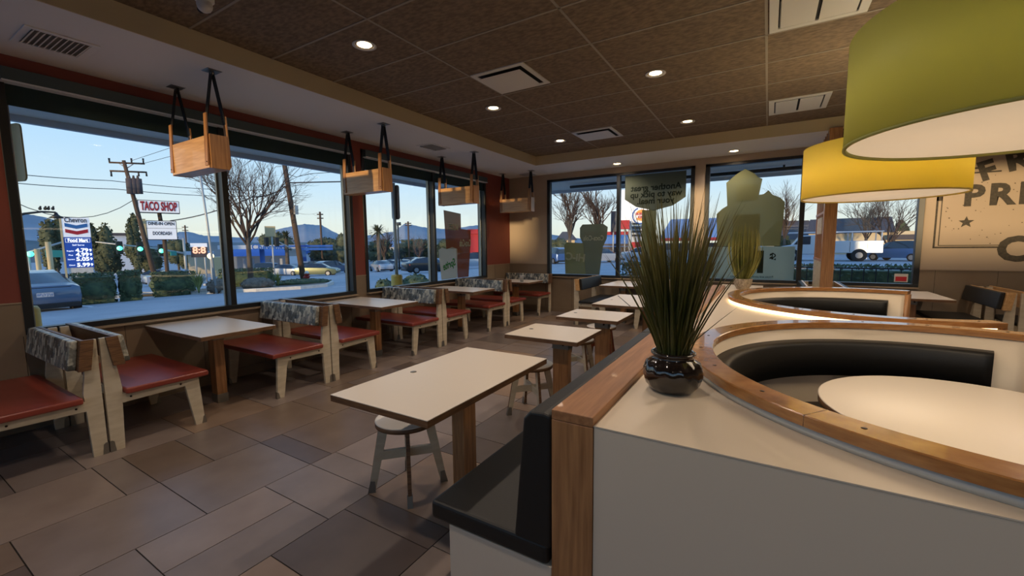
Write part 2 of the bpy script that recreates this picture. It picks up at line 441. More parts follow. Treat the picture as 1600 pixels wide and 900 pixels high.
struct('trim_3', MB().box(XL, YR, TW - .006, XL + .008, .86, TW + .006).box(XL, 4.17, TW - .006, XL + .008, 4.36, TW + .006).box(XL, 7.62, TW - .006, XL + .008, YB, TW + .006)
       .box(XL, YB - .008, TW - .006, -4.26, YB, TW + .006).box(-1.21, YB - .008, TW - .006, -1.03, YB, TW + .006).box(1.97, YB - .008, TW - .006, XR, YB, TW + .006), M['wtile_joint'])
jm = MB()
for yy in [v * .645 + .2 for v in range(-4, 14)]: jm.box(XL, yy - .0015, 0, XL + .0015, yy + .0015, TW if (yy < .8 or yy > 7.7) else SILL - .01)
for xx in [XL + .3 + v * .645 for v in range(17)]: jm.box(xx - .0015, YB - .0015, 0, xx + .0015, YB, TW if xx > 2 else SILL - .01)
struct('trim_4', jm, M['grout'])
struct('baseboard_left', MB().box(XL, YR, 0, XL + .012, YB, .1), M['wtile'])
struct('baseboard_back', MB().box(XL, YB - .012, 0, XR, YB, .1), M['wtile'])

# windows
def window_left(name, y0, y1, mull, z0=SILL, z1=HEAD, blind=True):
    w_ = sempty(name)
    f = MB(); t_ = .055
    f.box(XL - .09, y0, z0, XL + .012, y0 + t_, z1); f.box(XL - .09, y1 - t_, z0, XL + .012, y1, z1)
    f.box(XL - .09, y0, z0, XL + .014, y1, z0 + .05); f.box(XL - .09, y0, z1 - .06, XL + .012, y1, z1)
    for m_ in mull: f.box(XL - .09, m_ - .03, z0, XL + .01, m_ + .03, z1)
    f.build('frame', M['bronze'], w_, .003)
    a = MB()
    for m_ in [y0 + .03] + list(mull) + [y1 - .03]: a.box(XL - .17, m_ - .022, z0, XL - .092, m_ + .026, z1); a.box(XL - .125, m_ - .045, z0, XL - .092, m_ + .05, z1)
    a.build('outer_mullion', M['alu'], w_, .003)
    MB().box(XL - .062, y0, z0, XL - .056, y1, z1).build('pane', M['glass'], w_)
    if blind:
        c_ = MB().box(XL - .01, y0 + .03, 2.84, XL + .075, y1 - .03, HEAD - .01)
        c_.build('shade_cassette', M['cassette'], w_, .004)
        MB().box(XL - .01, y0 + .03, 2.828, XL + .082, y1 - .03, 2.84).build('cassette_lip', M['shade2'], w_)
        MB().box(XL - .03, y0 + .05, 2.665, XL - .02, y1 - .05, 2.83).build('roller_shade', M['shade'], w_)
    return w_
window_left('window_1', .86, 4.17, [2.47])
window_left('window_2', 4.36, 7.62, [5.96])
window_left('window_3', -2.7, .55, [-1.1], 1.6, HEAD, False)
def window_back(name, x0, x1, mull, z0=SILL, z1=2.93):
    w_ = sempty(name); f = MB(); t_ = .07
    f.box(x0, YB - .012, z0, x0 + t_, YB + .09, z1); f.box(x1 - t_, YB - .012, z0, x1, YB + .09, z1)
    f.box(x0, YB - .014, z0, x1, YB + .09, z0 + .05); f.box(x0, YB - .012, z1 - .05, x1, YB + .09, z1)
    for m_ in mull: f.box(m_ - .035, YB - .01, z0, m_ + .035, YB + .09, z1)
    f.build('frame', M['bronze'], w_, .003)
    MB().box(x0, YB + .056, z0, x1, YB + .062, z1).build('pane', M['glass'], w_)
    return w_
window_back('window_4', -4.26, -1.21, [-2.65])
window_back('window_5', -1.03, 1.97, [.465])
w_ = sempty('window_6'); f = MB()
for xa, xb in ((-5.05, -.75), (-.55, 5.2)):
    f.box(xa, YR - .12, 1.5, xb, YR - .04, 1.55).box(xa, YR - .12, 2.85, xb, YR - .04, 2.9).box(xa, YR - .12, 1.5, xa + .05, YR - .04, 2.9).box(xb - .05, YR - .12, 1.5, xb, YR - .04, 2.9)
f.build('frame', M['bronze'], w_)
for xa, xb in ((-5.05, -.75), (-.55, 5.2)): MB().box(xa, YR - .085, 1.5, xb, YR - .08, 2.9).build('pane', M['glass'], w_)
struct('trim_5', MB().box(XL, .86, SILL - .02, XL + .05, 4.17, SILL).box(XL, 4.36, SILL - .02, XL + .05, 7.62, SILL)
       .box(-4.26, YB - .04, SILL - .02, -1.21, YB, SILL).box(-1.03, YB - .04, SILL - .02, 1.97, YB, SILL), M['wtile_joint'])

# ------------------------------------------------------------------ window films (flat vinyl on the panes)
def frame_y(x, y, z, mirror=True):     # text on the back window, read from outside
    return Matrix(((-1 if mirror else 1, 0, 0, x), (0, 0, 1, y), (0, 1, 0, z), (0, 0, 0, 1)))
def frame_x(x, y, z, mirror=True):     # text on the left window (inside viewer sees +y to the right)
    return Matrix(((0, 0, 1, x), (-1 if mirror else 1, 0, 0, y), (0, 1, 0, z), (0, 0, 0, 1)))
yd = YB + .05
def smooth_poly(pts, n=4):
    out = []
    L = len(pts)
    for i in range(L):
        p0, p1, p2, p3 = pts[i - 1], pts[i], pts[(i + 1) % L], pts[(i + 2) % L]
        for k in range(n):
            t_ = k / n
            out.append(tuple(.5 * ((2 * p1[j]) + (-p0[j] + p2[j]) * t_ + (2 * p0[j] - 5 * p1[j] + 4 * p2[j] - p3[j]) * t_ ** 2 + (-p0[j] + 3 * p1[j] - 3 * p2[j] + p3[j]) * t_ ** 3) for j in (0, 1)))
    return out
d = thing('window_decal', 'grey-green shield film reading "Another great way to pick up your meal" in reverse', 'window decal')
MB().prism([(-2.53, 2.87), (-1.37, 2.87), (-1.37, 2.38), (-1.60, 2.23), (-1.95, 2.15), (-2.30, 2.24), (-2.53, 2.40)], yd, yd + .002, 'y').build('film', M['film_grey'], d)
tx = MB()
for i, s_ in enumerate(('Another great', 'way to pick up', 'your meal.')): tx.text(s_, .165, frame_y(-1.93, yd - .003, 2.60 - i * .13), .0008, .004)
tx.build('lettering', M['film_dark'], d)
MB().box(-2.18, yd, .85, -1.90, yd + .002, 2.17).build('film_strip', M['film_olive'], d)
d = thing('window_decal', 'tall olive soft-drink cup film with mirrored script lettering', 'window decal')
cup = [(-3.50, 1.86), (-3.44, 1.93), (-2.98, 1.93), (-2.88, 1.86), (-2.90, 1.62), (-2.98, 1.45), (-3.05, .855), (-3.36, .855), (-3.42, 1.50), (-3.50, 1.66)]
MB().prism(cup, yd, yd + .002, 'y').build('film', M['film_grey'], d)
MB().text('Coca-Cola', .15, frame_y(-3.19, yd - .003, 1.63) @ Matrix.Shear('XY', 4, (.25, 0)), .0008, .003, fit=.46).build('lettering', M['film_light'], d)
d = thing('window_decal', 'square olive juice film with large mirrored letters beside the tall cup film', 'window decal')
MB().prism([(-3.87, 1.50), (-3.80, 1.55), (-3.40, 1.53), (-3.36, .855), (-3.84, .855)], yd + .003, yd + .005, 'y').build('film', M['film_olive'], d)
MB().text('Hi-C', .23, frame_y(-3.60, yd - .003, 1.22) @ Matrix.Rotation(R(6), 4, 'Z'), .0008, .008).build('lettering', M['film_light'], d)
d = thing('window_decal', 'large olive film of stacked meal boxes on the middle back window', 'window decal')
MB().prism([(-.69, 2.58), (-.60, 2.66), (-.53, 2.72), (-.40, 2.80), (-.25, 2.70), (-.20, 2.64), (-.13, 2.60), (-.17, 2.33), (-.10, 2.34), (-.03, 2.40), (.03, 2.32), (.15, 2.26), (.22, 2.18), (.18, 1.44), (-.80, 1.44),
            (-.83, 2.03), (-.74, 2.12), (-.66, 2.17)], yd, yd + .002, 'y').build('film', M['film_olive'], d)
MB().box(-.56, yd - .004, 1.5, -.14, yd - .003, 2.0).box(-.52, yd - .004, 2.24, -.19, yd - .003, 2.52).build('box_panels', M['film_olive'], d)
d = thing('window_decal', 'pale frosted film low on the middle back window with mirrored $1', 'window decal')
MB().box(-.95, yd, .855, .40, yd + .002, 1.43).build('film', M['film_frost'], d)
MB().text('1', .52, frame_y(-.10, yd - .003, 1.14), .0008, .02).build('numeral', M['film_dark'], d); tx = MB(); tx.text('$', .19, frame_y(.08, yd - .003, 1.24), .0008, .006)
tx.text('Prices and participation may vary', .05, frame_y(-.23, yd - .003, .90), .0008, .0)
tx.build('lettering', M['film_dark'], d)
d = thing('sticker', 'small red and white sticker in the corner of the right back window', 'sticker')
MB().box(1.70, yd, .87, 1.86, yd + .002, 1.0).build('backing', M['white_metal'], d)
M['red_ink'] = mat('red_ink', (200, 40, 50), .5)
MB().box(1.715, yd - .002, .885, 1.845, yd - .0005, .955).build('print', M['red_ink'], d)
xd = XL - .05
d = thing('window_decal', 'tall brown cup film with pale mirrored lettering on the far left window', 'window decal')
MB().prism([(6.28, 2.18), (6.80, 2.14), (6.80, 1.84), (7.12, 1.82), (7.12, 1.60), (7.02, .86), (6.66, .86), (6.62, 1.45), (6.33, 1.45)], xd - .002, xd, 'x').build('film', M['film_brown'], d)
tx = MB(); tx.text('ICEE', .16, frame_x(xd + .002, 6.56, 1.86), .0008, .004); tx.text('Coca-Cola', .2, frame_x(xd + .002, 6.93, 1.55) @ Matrix.Shear('XY', 4, (.25, 0)), .0008, .004, fit=.38)
tx.build('lettering', M['film_light'], d)
d = thing('window_decal', 'pale cup film with green mirrored script on the far left window', 'window decal')
MB().prism([(6.10, 1.42), (6.20, 1.47), (6.35, 1.44), (6.50, 1.48), (6.66, 1.44), (6.64, .86), (6.16, .86)], xd + .003, xd + .005, 'x').build('film', M['film_pale'], d)
MB().text('Sprite', .2, frame_x(xd + .007, 6.40, 1.14) @ Matrix.Rotation(R(-14), 4, 'Z'), .0008, .005, fit=.38).build('lettering', M['film_green'], d)

# ------------------------------------------------------------------ ceiling fittings
can_pos = [(-3.03, 2.61, ZC), (-3.03, 4.60, ZC), (-3.03, 6.60, ZC), (-1.05, 4.59, ZC), (-1.05, 6.59, ZC), (-2.57, 8.23, ZS), (-.56, 8.24, ZS)]
hid = [(-1.05, 2.60, ZC), (-3.03, .6, ZC), (-1.05, .6, ZC), (1.5, -1.2, ZC), (2.6, 4.6, ZC), (3.4, 2.0, ZC), (2.6, 6.6, ZC), (1.45, 8.24, ZS)]
clab = ['largest and nearest recessed ceiling light, left of the square air diffuser', 'recessed ceiling light between the square air diffuser and the left soffit',
        'small recessed ceiling light beside the far ceiling diffuser', 'bright recessed ceiling light in the middle of the brown ceiling', 'recessed ceiling light left of the far slatted ceiling grille',
        'recessed light in the white soffit above the left back window', 'recessed light in the white soffit above the back-wall pillar']
proto = None
for i, (x, y, z) in enumerate(can_pos + hid):
    lab = clab[i] if i < len(clab) else 'recessed ceiling light outside the picture over the seating'
    if proto is None:
        proto = thing('recessed_light', lab, 'ceiling light', (x, y, z), 0, 'recessed ceiling lights')
        MB().arc((0, 0), [(.078, .0), (.10, -.004), (.10, -.008), (.076, -.006), (.060, .035), (.066, .035)], 0, 2 * PI, 32).build('trim_ring', M['white_metal'], proto)
        MB().lathe([(.001, .001), (.062, .001), (.062, .0), (.001, .0)], n=24).build('lens', M['can_glow'], proto)
        proto.children[0].location.z = 0
    else:
        c_ = dup(proto, lab, (x, y, z))
    light('can_light', 'SPOT', (x, y, z - .03), CAN_POWER, (1.0, .82, .66), .05, (0, 0, 0), None, R(150))

def diffuser(label, x0, y0, x1, y1):
    t_ = thing('air_diffuser', label, 'air diffuser', ((x0 + x1) / 2, (y0 + y1) / 2, ZC)); hx, hy = (x1 - x0) / 2, (y1 - y0) / 2
    f = MB().box(-hx, -hy, -.012, hx, -hy + .05, 0).box(-hx, hy - .05, -.012, hx, hy, 0).box(-hx, -hy + .05, -.012, -hx + .05, hy - .05, 0).box(hx - .05, -hy + .05, -.012, hx, hy - .05, 0)
    f.build('frame', M['white_metal'], t_, .002)
    MB().box(-hx + .05, -hy + .05, -.004, hx - .05, hy - .05, -.001).build('throat', M['dark'], t_)
    MB().hexa([(-hx + .075, -hy + .075, -.03), (hx - .075, -hy + .075, -.03), (hx - .075, hy - .075, -.03), (-hx + .075, hy - .075, -.03)],
              [(-hx + .10, -hy + .10, -.022), (hx - .10, -hy + .10, -.022), (hx - .10, hy - .10, -.022), (-hx + .10, hy - .10, -.022)]).build('plaque', M['white_metal'], t_)
    MB().tube([(0, 0, -.024), (0, 0, 0)], .02, 8).build('stem', M['white_metal'], t_)
diffuser('square white ceiling diffuser nearest the camera, flat central plate', -2.66, 3.62, -2.05, 4.22)
diffuser('smaller-looking white ceiling diffuser above the back of the room', -2.67, 6.23, -2.04, 6.84)
def grille(label, x0, y0, x1, y1):
    t_ = thing('return_grille', label, 'air grille', ((x0 + x1) / 2, (y0 + y1) / 2, ZC)); hx, hy = (x1 - x0) / 2, (y1 - y0) / 2
    f = MB().box(-hx, -hy, -.014, hx, -hy + .055, 0).box(-hx, hy - .055, -.014, hx, hy, 0).box(-hx, -hy + .055, -.014, -hx + .06, hy - .055, 0).box(hx - .06, -hy + .055, -.014, hx, hy - .055, 0)
    f.build('frame', M['white_metal'], t_, .002)
    MB().box(-hx + .06, -hy + .055, -.003, hx - .06, hy - .055, -.001).build('throat', M['dark'], t_)
    for k_ in (-1, 1):
        MB().box(min(k_ * .012, k_ * (hx - .075)), -hy + .08, -.02, max(k_ * .012, k_ * (hx - .075)), hy - .075, -.010).build('plate', M['white_metal'], t_)
    MB().box(-hx + .068, -hy + .1, -.02, -hx + .076, hy - .1, -.004).build('latch_bar', M['steel'], t_)
grille('large white ceiling grille cut by the top of the photo', -.065, 3.62, .56, 4.24)
grille('white ceiling grille near the yellow lamp, toward the back windows', -.065, 6.21, .56, 6.87)
def sup_vent(label, x0, y0, x1, y1):
    t_ = thing('soffit_vent', label, 'air vent', ((x0 + x1) / 2, (y0 + y1) / 2, ZS)); hx, hy = (x1 - x0) / 2, (y1 - y0) / 2
    f = MB().box(-hx, -hy, -.01, hx, -hy + .04, 0).box(-hx, hy - .04, -.01, hx, hy, 0).box(-hx, -hy + .04, -.01, -hx + .04, hy - .04, 0).box(hx - .04, -hy + .04, -.01, hx, hy - .04, 0)
    f.build('frame', M['soffit'], t_, .002)
    MB().box(-hx + .04, -hy + .04, -.002, hx - .04, hy - .04, -.001).build('throat', M['grid'], t_)
    s_ = MB(); n = 11
    for i in range(n):
        yy = -hy + .05 + (2 * hy - .1) * i / (n - 1)
        s_.hexa([(-hx + .04, yy - .012, -.022), (hx - .04, yy - .012, -.022), (hx - .04, yy - .010, -.022), (-hx + .04, yy - .010, -.022)],
                [(-hx + .04, yy + .008, -.002), (hx - .04, yy + .008, -.002), (hx - .04, yy + .010, -.002), (-hx + .04, yy + .010, -.002)])
    s_.build('louvre_blades', M['soffit'], t_)
sup_vent('white louvred vent in the soffit at the upper left corner', -4.86, .90, -4.44, 1.29)
sup_vent('white louvred vent in the soffit between the second and third hanging boxes', -4.72, 4.98, -4.40, 5.42)
sup_vent('white louvred vent in the soffit near the far corner', -4.75, 8.10, -4.40, 8.45)
t_ = thing('security_camera', 'small white dome camera on the brown ceiling at the top edge', 'security camera', (-3.40, 1.56, ZC))
MB().lathe([(.06, 0), (.06, -.02), (.05, -.03), (.03, -.032)], n=24).build('base', M['white_metal'], t_)
MB().ball((0, 0, -.05), .048, 16).build('housing', M['white_metal'], t_)
MB().tube([(-.03, .0, -.06), (-.058, .0, -.062)], [.026, .024], 14).build('lens', M['dark'], t_)

# hanging wooden trough lamps on straps
def hang_box():
    t_ = thing('hanging_box', 'x', 'hanging wooden box', (0, 0, 0))
    # local: x from -.40 to .40, z measured down from soffit
    zt, zb = -.56, -.84
    MB().box(-.365, -.085, zb, .365, -.065, zt + .0).build('front_board', M['wood_x'], t_, .002)
    MB().box(-.365, .065, zb, .365, .085, zt).build('back_board', M['wood_x'], t_, .002)
    MB().box(-.365, -.065, zb, .365, .065, zb + .018).build('bottom_board', M['wood_x'], t_)
    for sx in (-1, 1):
        x0, x1 = sorted((sx * .372, sx * .388))
        MB().box(x0, -.075, zb - .004, x1, .075, zt + .01).build('end_board', M['wood_z'], t_, .001)
        for sy in (-1, 1):
            st = MB(); yb_, yt_ = sy * .075, sy * .006
            xs0, xs1 = sx * .345 - .024, sx * .345 + .024
            def yat(z): return yt_ + (yb_ - yt_) * min(1, (z / -.44))
            st.hexa([(xs0, yat(-.44) - .004, -.44), (xs1, yat(-.44) - .004, -.44), (xs1, yat(-.44) + .004, -.44), (xs0, yat(-.44) + .004, -.44)],
                    [(xs0, yt_ - .004, -.01), (xs1, yt_ - .004, -.01), (xs1, yt_ + .004, -.01), (xs0, yt_ + .004, -.01)])
            st.build('strap', M['strap'], t_)
            sl = MB(); o_ = sy * .012
            sl.hexa([(xs0 - .004, sy * .085 + min(0, o_), zb + .02), (xs1 + .004, sy * .085 + min(0, o_), zb + .02), (xs1 + .004, sy * .085 + max(0, o_), zb + .02), (xs0 - .004, sy * .085 + max(0, o_), zb + .02)],
                    [(xs0 - .002, sy * .070 + min(0, o_), -.37), (xs1 + .002, sy * .070 + min(0, o_), -.37), (xs1 + .002, sy * .070 + max(0, o_), -.37), (xs0 - .002, sy * .070 + max(0, o_), -.37)])
            sl.build('wood_slat', M['wood_z'], t_, .001)
            MB().tube([(sx * .355, sy * .096, zb + .05), (sx * .355, sy * .101, zb + .05)], .005, 8).build('bolt', M['bolt'], t_)
        MB().hexa([(sx * .355 - .05, -.05, -.006), (sx * .355 + .05, -.05, -.006), (sx * .355 + .05, .05, -.006), (sx * .355 - .05, .05, -.006)],
                  [(sx * .355 - .06, -.06, 0), (sx * .355 + .06, -.06, 0), (sx * .355 + .06, .06, 0), (sx * .355 - .06, .06, 0)]).tube([(sx * .355, 0, -.03), (sx * .355, 0, 0)], .016, 8).build('ceiling_plate', M['steel'], t_)
    return t_
labs = ['wooden box on black straps nearest the camera, in front of the first window', 'second hanging wooden box from the camera, in front of the red pier',
        'third hanging wooden box, in front of the brown cup window films', 'farthest hanging wooden box, beside the red corner wall']
hb = hang_box()
for i, yy in enumerate((1.965, 3.91, 5.85, 7.94)):
    o = hb if i == 0 else dup(hb, '', (0, 0, 0))
    o.location = (-4.60 - (.06 if i == 3 else 0), yy, ZS); o['label'] = labs[i]; o['group'] = 'hanging wooden boxes by the windows'

# drum lamps over the booths
def drum(label, c, r, zb, zt, mm, inner):
    t_ = thing('drum_lamp', label, 'pendant lamp', (c[0], c[1], zb))
    h_ = zt - zb
    MB().arc((0, 0), [(r, 0), (r, h_), (r - .006, h_), (r - .006, 0)], 0, 2 * PI, 96).build('shade', mm, t_)
    MB().arc((0, 0), [(r + .002, -.004), (r + .002, .006), (r - .010, .006), (r - .010, -.004)], 0, 2 * PI, 96).build('rim', mm, t_)
    MB().lathe([(.001, .012), (r - .012, .012), (r - .012, .008), (.001, .008)], n=72).build('diffuser', M['diffuser'], t_)
    ln = MB()
    for a in (0, 2 * PI / 3, 4 * PI / 3): ln.tube([(.02 * math.cos(a), .02 * math.sin(a), ZC - zb), ((r - .01) * math.cos(a), (r - .01) * math.sin(a), h_ - .01)], .003, 5)
    ln.build('cable', M['steel'], t_)
    MB().lathe([(.07, ZC - zb), (.07, ZC - zb - .03), (.02, ZC - zb - .04)], n=20).build('ceiling_rose', M['white_metal'], t_)
    light('drum_glow', 'AREA', (c[0], c[1], zb - .01), DRUM_POWER, (1.0, .80, .56), r * 1.8)
    light('drum_inner', 'POINT', (c[0], c[1], zb + h_ * .5), inner, (1.0, .90, .66), .12)
drum('big lime-green drum lamp cut by the top right corner, pale underside', (.85, 2.37), .585, 1.905, 2.345, M['lime'], 7.0)
drum('yellow drum lamp hanging behind the lime one, over the far booth', (.83, 5.00), .575, 1.90, 2.365, M['yellow'], 16.0)

# ================================================================== FURNITURE
# --- window bench (local: back split line at y=0, seat toward -y, x centred)
def bench(pad_mat, seat_mat, L=1.10, board=None):
    board = board or M['ply_edge']
    t_ = thing('bench', 'x', 'bench'); hx = L / 2 - .01
    for sx, x0 in ((-1, -hx + .12), (1, hx - .03)):
        f = MB()
        # post, rail, front leg as one cut plywood frame
        f.prism([(-.008, 0), (-.088, 0), (-.100, .36), (-.106, .47), (-.085, .66), (-.060, .86), (-.008, .86)], x0, x0 + .03, 'x')
        f.prism([(-.095, .35), (-.56, .36), (-.575, .42), (-.095, .42)], x0, x0 + .0299, 'x')
        f.prism([(-.50, .362), (-.555, 0), (-.625, 0), (-.600, .42), (-.49, .42)], x0, x0 + .0301, 'x')
        f.build('side_frame', M['ply'], t_, .0015)
        xb = x0 + (.03 if sx > 0 else 0)
        b_ = MB()
        for (yy, zz) in ((-.15, .385), (-.47, .385)): b_.tube([(xb - .001, yy, zz), (xb + .004, yy, zz)], .007, 8)
        b_.build('bolt', M['bolt'], t_)
        MB().prism([(-.004, 0), (-.038, 0), (-.030, .075), (-.018, .085), (-.004, .085)], x0 - .001, x0 + .0315, 'x').build('foot_guard', M['steel'], t_)
        MB().prism([(-.632, 0), (-.598, 0), (-.612, .06), (-.629, .07)], x0 - .001, x0 + .0315, 'x').build('foot_guard', M['steel'], t_)
    MB().box(-hx + .12, -.53, .365, hx - .03, -.51, .415).box(-hx + .12, -.13, .34, hx - .03, -.11, .41).build('cross_rail', M['ply'], t_)
    MB().box(-L / 2 - .03, -.665, .415, L / 2 + .03, -.115, .462).build('seat', seat_mat, t_, .014, seg=3)
    # reclined back board and pad
    def ln(y, z): return (y, z)
    MB().prism([(-.105, .655), (-.125, .65), (-.098, .865), (-.075, .865)], -L / 2 - .01, L / 2 + .012, 'x').build('back_board', board, t_, .002)
    MB().prism([(-.125, .655), (-.175, .66), (-.160, .76), (-.145, .862), (-.100, .866)], -L / 2 - .01, L / 2 - .02, 'x').build('back_pad', pad_mat, t_, .010, seg=3)
    MB().prism([(-.128, .65), (-.060, .65), (-.030, .868), (-.100, .868)], L / 2 + .012, L / 2 + .034, 'x').build('end_cap', board, t_, .002)
    return t_
bt = bench(M['collage'], M['vinyl_r'])
splits = [1.012, 2.895, 4.782, 6.615, 8.50]
blabs = ['nearest red-seat bench, its seat cut by the left edge of the photo', 'red-seat bench just behind the nearest one, facing the first window table',
         'red-seat bench across the first window table, large patterned back toward the camera', 'red-seat bench back to back with it, facing the second window table',
         'red-seat bench across the second window table, patterned back under the red pier', 'red-seat bench facing the third window table, back turned to the second',
         'red-seat bench across the third window table, under the third hanging box', 'red-seat bench facing the table that holds the plastic cup', 'last red-seat bench in the corner against the back wall']
n = 0
XB = -4.655
for i, sy in enumerate(splits):
    for sgn in ((1, -1) if i < 4 else (1,)):
        o = bt if n == 0 else dup(bt, '', (0, 0, 0))
        if sgn == 1: o.location = (XB, sy, 0); o.rotation_euler = (0, 0, 0)
        else: o.location = (XB, sy, 0); o.scale = (1, -1, 1)
        o['label'] = blabs[n]; o['group'] = 'red window benches'; n += 1

# --- black benches along the back wall, lying across (rotated)
kb = bench(M['vinyl_k'], M['vinyl_k'], board=M['wood_x'])
kb_spots = [(-3.08, 7.86, 'E', 'black bench left of the counter plant, back toward the red corner'), (-1.36, 7.98, 'W', 'black bench hidden mostly behind the tall grass plant, facing left'),
            (-1.34, 7.98, 'E', 'black bench behind the grass plant, facing right'), (.60, 7.98, 'W', 'black bench left of the oak lattice divider'),
            (.86, 7.98, 'E', 'black bench right of the oak lattice divider'), (2.60, 7.98, 'W', 'black bench under the wall lettering, black back facing left'),
            (2.62, 7.98, 'E', 'black bench back to back with it at the right edge of the photo')]
for i, (x, y, dr, lb) in enumerate(kb_spots):
    o = kb if i == 0 else dup(kb, '', (0, 0, 0))
    o.location = (x, y, 0); o.rotation_euler = (0, 0, R(-90)); o.scale = (1, 1 if dr == 'W' else -1, 1)
    o['label'] = lb; o['group'] = 'black benches along the back wall'

# --- tables
def table_top(t_, x0, y0, x1, y1, zt=.75, th=.035):
    MB().box(x0, y0, zt - .004, x1, y1, zt).build('table_top', M['table_lam'], t_, .001)
    MB().box(x0, y0, zt - th, x1, y1, zt - .0042).build('top_core', M['ply_edge'], t_)
def leg_post(t_, cx_, cy_, w, d_, h_=.712):
    l = MB().box(cx_ - w / 2, cy_ - d_ / 2, .05, cx_ + w / 2, cy_ + d_ / 2, h_).build('leg', M['wood_z'], t_, .003)
    MB().box(cx_ - w / 2 - .004, cy_ - d_ / 2 - .004, 0, cx_ + w / 2 + .004, cy_ + d_ / 2 + .004, .085).build('foot_shoe', M['steel'], t_, .002)
    MB().box(cx_ - w / 2 - .004, cy_ - d_ / 2 - .004, h_ - .09, cx_ + w / 2 + .004, cy_ + d_ / 2 + .004, h_ - .002).build('top_bracket', M['steel'], t_, .002)
    MB().tube([(cx_ + w * .2, cy_ - d_ / 2 - .003, h_ - .05), (cx_ + w * .2, cy_ - d_ / 2 - .010, h_ - .05)], .010, 10).build('bracket_bolt', M['bolt'], t_)
wl = ['first white table under the window, nearest the camera', 'second white window table, below the red pier', 'third white window table, below the cup window films', 'farthest window table, with a plastic cup on it']
t0 = thing('window_table', wl[0], 'table', (-4.66, 1.96, 0), 0, 'white tables along the left windows')
table_top(t0, -.58, -.32, .58, .32); leg_post(t0, .09, 0, .11, .09)
for i, yy in enumerate((3.92, 5.83, 7.70)): dup(t0, wl[i + 1], (-4.66, yy, 0))
cb = thing('back_table', 'white table against the back wall left of the tall grass plant', 'table', (-2.31, 8.02, 0), 0, 'white tables along the back wall')
table_top(cb, -.32, -.56, .32, .56); leg_post(cb, 0, -.10, .09, .11)
dup(cb, 'white back-wall table seen beside the stone planter', (-.36, 8.02, 0)); dup(cb, 'white back-wall table right of the far booth, beneath the lettering', (1.75, 7.98, 0))

def disc(t_, x, y, z=.75):
    MB().lathe([(.001, z + .0025), (.016, z + .0025), (.019, z + .0004)], (x, y), 16).build('top_disc', M['steel'], t_)
def aisle_table(label, y0, y1, lw, ld, lx):
    t_ = thing('aisle_table', label, 'table', (-1.555, (y0 + y1) / 2, 0), 0, 'white tables beside the black banquette'); h_ = (y1 - y0) / 2
    table_top(t_, -.33, -h_, .33, h_); leg_post(t_, lx, -.03, lw, ld); disc(t_, -.235, -h_ + .30 if h_ < .4 else -.08)
    return t_
aisle_table('large white table nearest the camera beside the black banquette', 1.307, 2.46, .085, .115, .10)
aisle_table('square white table, second along the black banquette', 2.985, 3.545, .14, .075, .09)
aisle_table('square white table, third along the black banquette', 4.01, 4.585, .14, .075, .09)
o = aisle_table('long white table with a thin dark diagonal line, fourth along the banquette', 5.07, 6.24, .14, .085, .25)
M['diagonal_line'] = mat('dark_thin_line', (30, 30, 32), .6)  # thin dark strip laid diagonally across the table top
MB().hexa([(-.305, .40, .7504), (.15, -.585, .7504), (.165, -.585, .7504), (-.290, .40, .7504)], [(-.305, .40, .7512), (.15, -.585, .7512), (.165, -.585, .7512), (-.290, .40, .7512)]).build('diagonal_line', M['diagonal_line'], o)
# clear cup
t_ = thing('plastic_cup', 'clear plastic cup standing on the farthest window table', 'cup', (-4.30, 7.50, .75))
MB().arc((0, 0), [(.030, 0), (.043, .135), (.041, .135), (.028, .004)], 0, 2 * PI, 28).build('wall', M['cup'], t_)
MB().lathe([(.001, .0), (.0295, .0), (.0295, .004), (.001, .004)], n=24).build('base', M['cup'], t_)
MB().arc((0, 0), [(.042, .128), (.046, .128), (.046, .137), (.042, .137)], 0, 2 * PI, 28).build('rim', M['white_metal'], t_)

# --- stools
def stool(top_m, leg_m, label, loc, rz):
    t_ = thing('stool', label, 'stool', loc, rz, 'round stools at the aisle tables')
    MB().lathe([(.001, .452), (.178, .452), (.186, .449), (.186, .446), (.001, .446)], n=48).build('seat_top', top_m, t_)
    MB().lathe([(.001, .446), (.186, .446), (.186, .420), (.176, .416), (.001, .416)], n=48).build('seat_core', M['ply_edge'], t_)
    for k in range(4):
        a = PI / 4 + k * PI / 2; ca_, sa = math.cos(a), math.sin(a); tx_, ty_ = -sa * .012, ca_ * .012
        def P(r, z, s_): return (r * ca_ + s_ * tx_, r * sa + s_ * ty_, z)
        MB().hexa([P(.200, .0, -1), P(.240, .0, -1), P(.240, .0, 1), P(.200, .0, 1)], [P(.105, .418, -1), P(.165, .418, -1), P(.165, .418, 1), P(.105, .418, 1)]).edge(6).build('leg', [leg_m, M['ply_edge']], t_, .002)
        MB().hexa([P(.197, -.0, -1.35), P(.244, -.0, -1.35), P(.244, -.0, 1.35), P(.197, -.0, 1.35)], [P(.198, .07, -1.3), P(.226, .075, -1.3), P(.226, .075, 1.3), P(.198, .07, 1.3)]).build('foot_shoe', M['steel'], t_)
    for k in range(2):
        a = PI / 4 + k * PI / 2; ca_, sa = math.cos(a), math.sin(a); z0 = .20 + .003 * k
        b_ = MB(); tx_, ty_ = -sa * .011, ca_ * .011
        def Q(r, z, s_): return (r * ca_ + s_ * tx_, r * sa + s_ * ty_, z)
        b_.hexa([Q(-.17, z0 - .0, -1), Q(.17, z0 - .0, -1), Q(.17, z0 - .0, 1), Q(-.17, z0 - .0, 1)], [Q(-.165, z0 + .055, -1), Q(.165, z0 + .055, -1), Q(.165, z0 + .055, 1), Q(-.165, z0 + .055, 1)])
        b_.build('stretcher', leg_m, t_, .001)
    return t_
s0 = stool(M['table_lam'], M['ply'], 'round white stool tucked under the nearest aisle table', (-1.87, 1.81, 0), R(2))
dup(s0, 'round white stool between the nearest and second aisle tables', (-1.76, 3.24, 0), R(3))
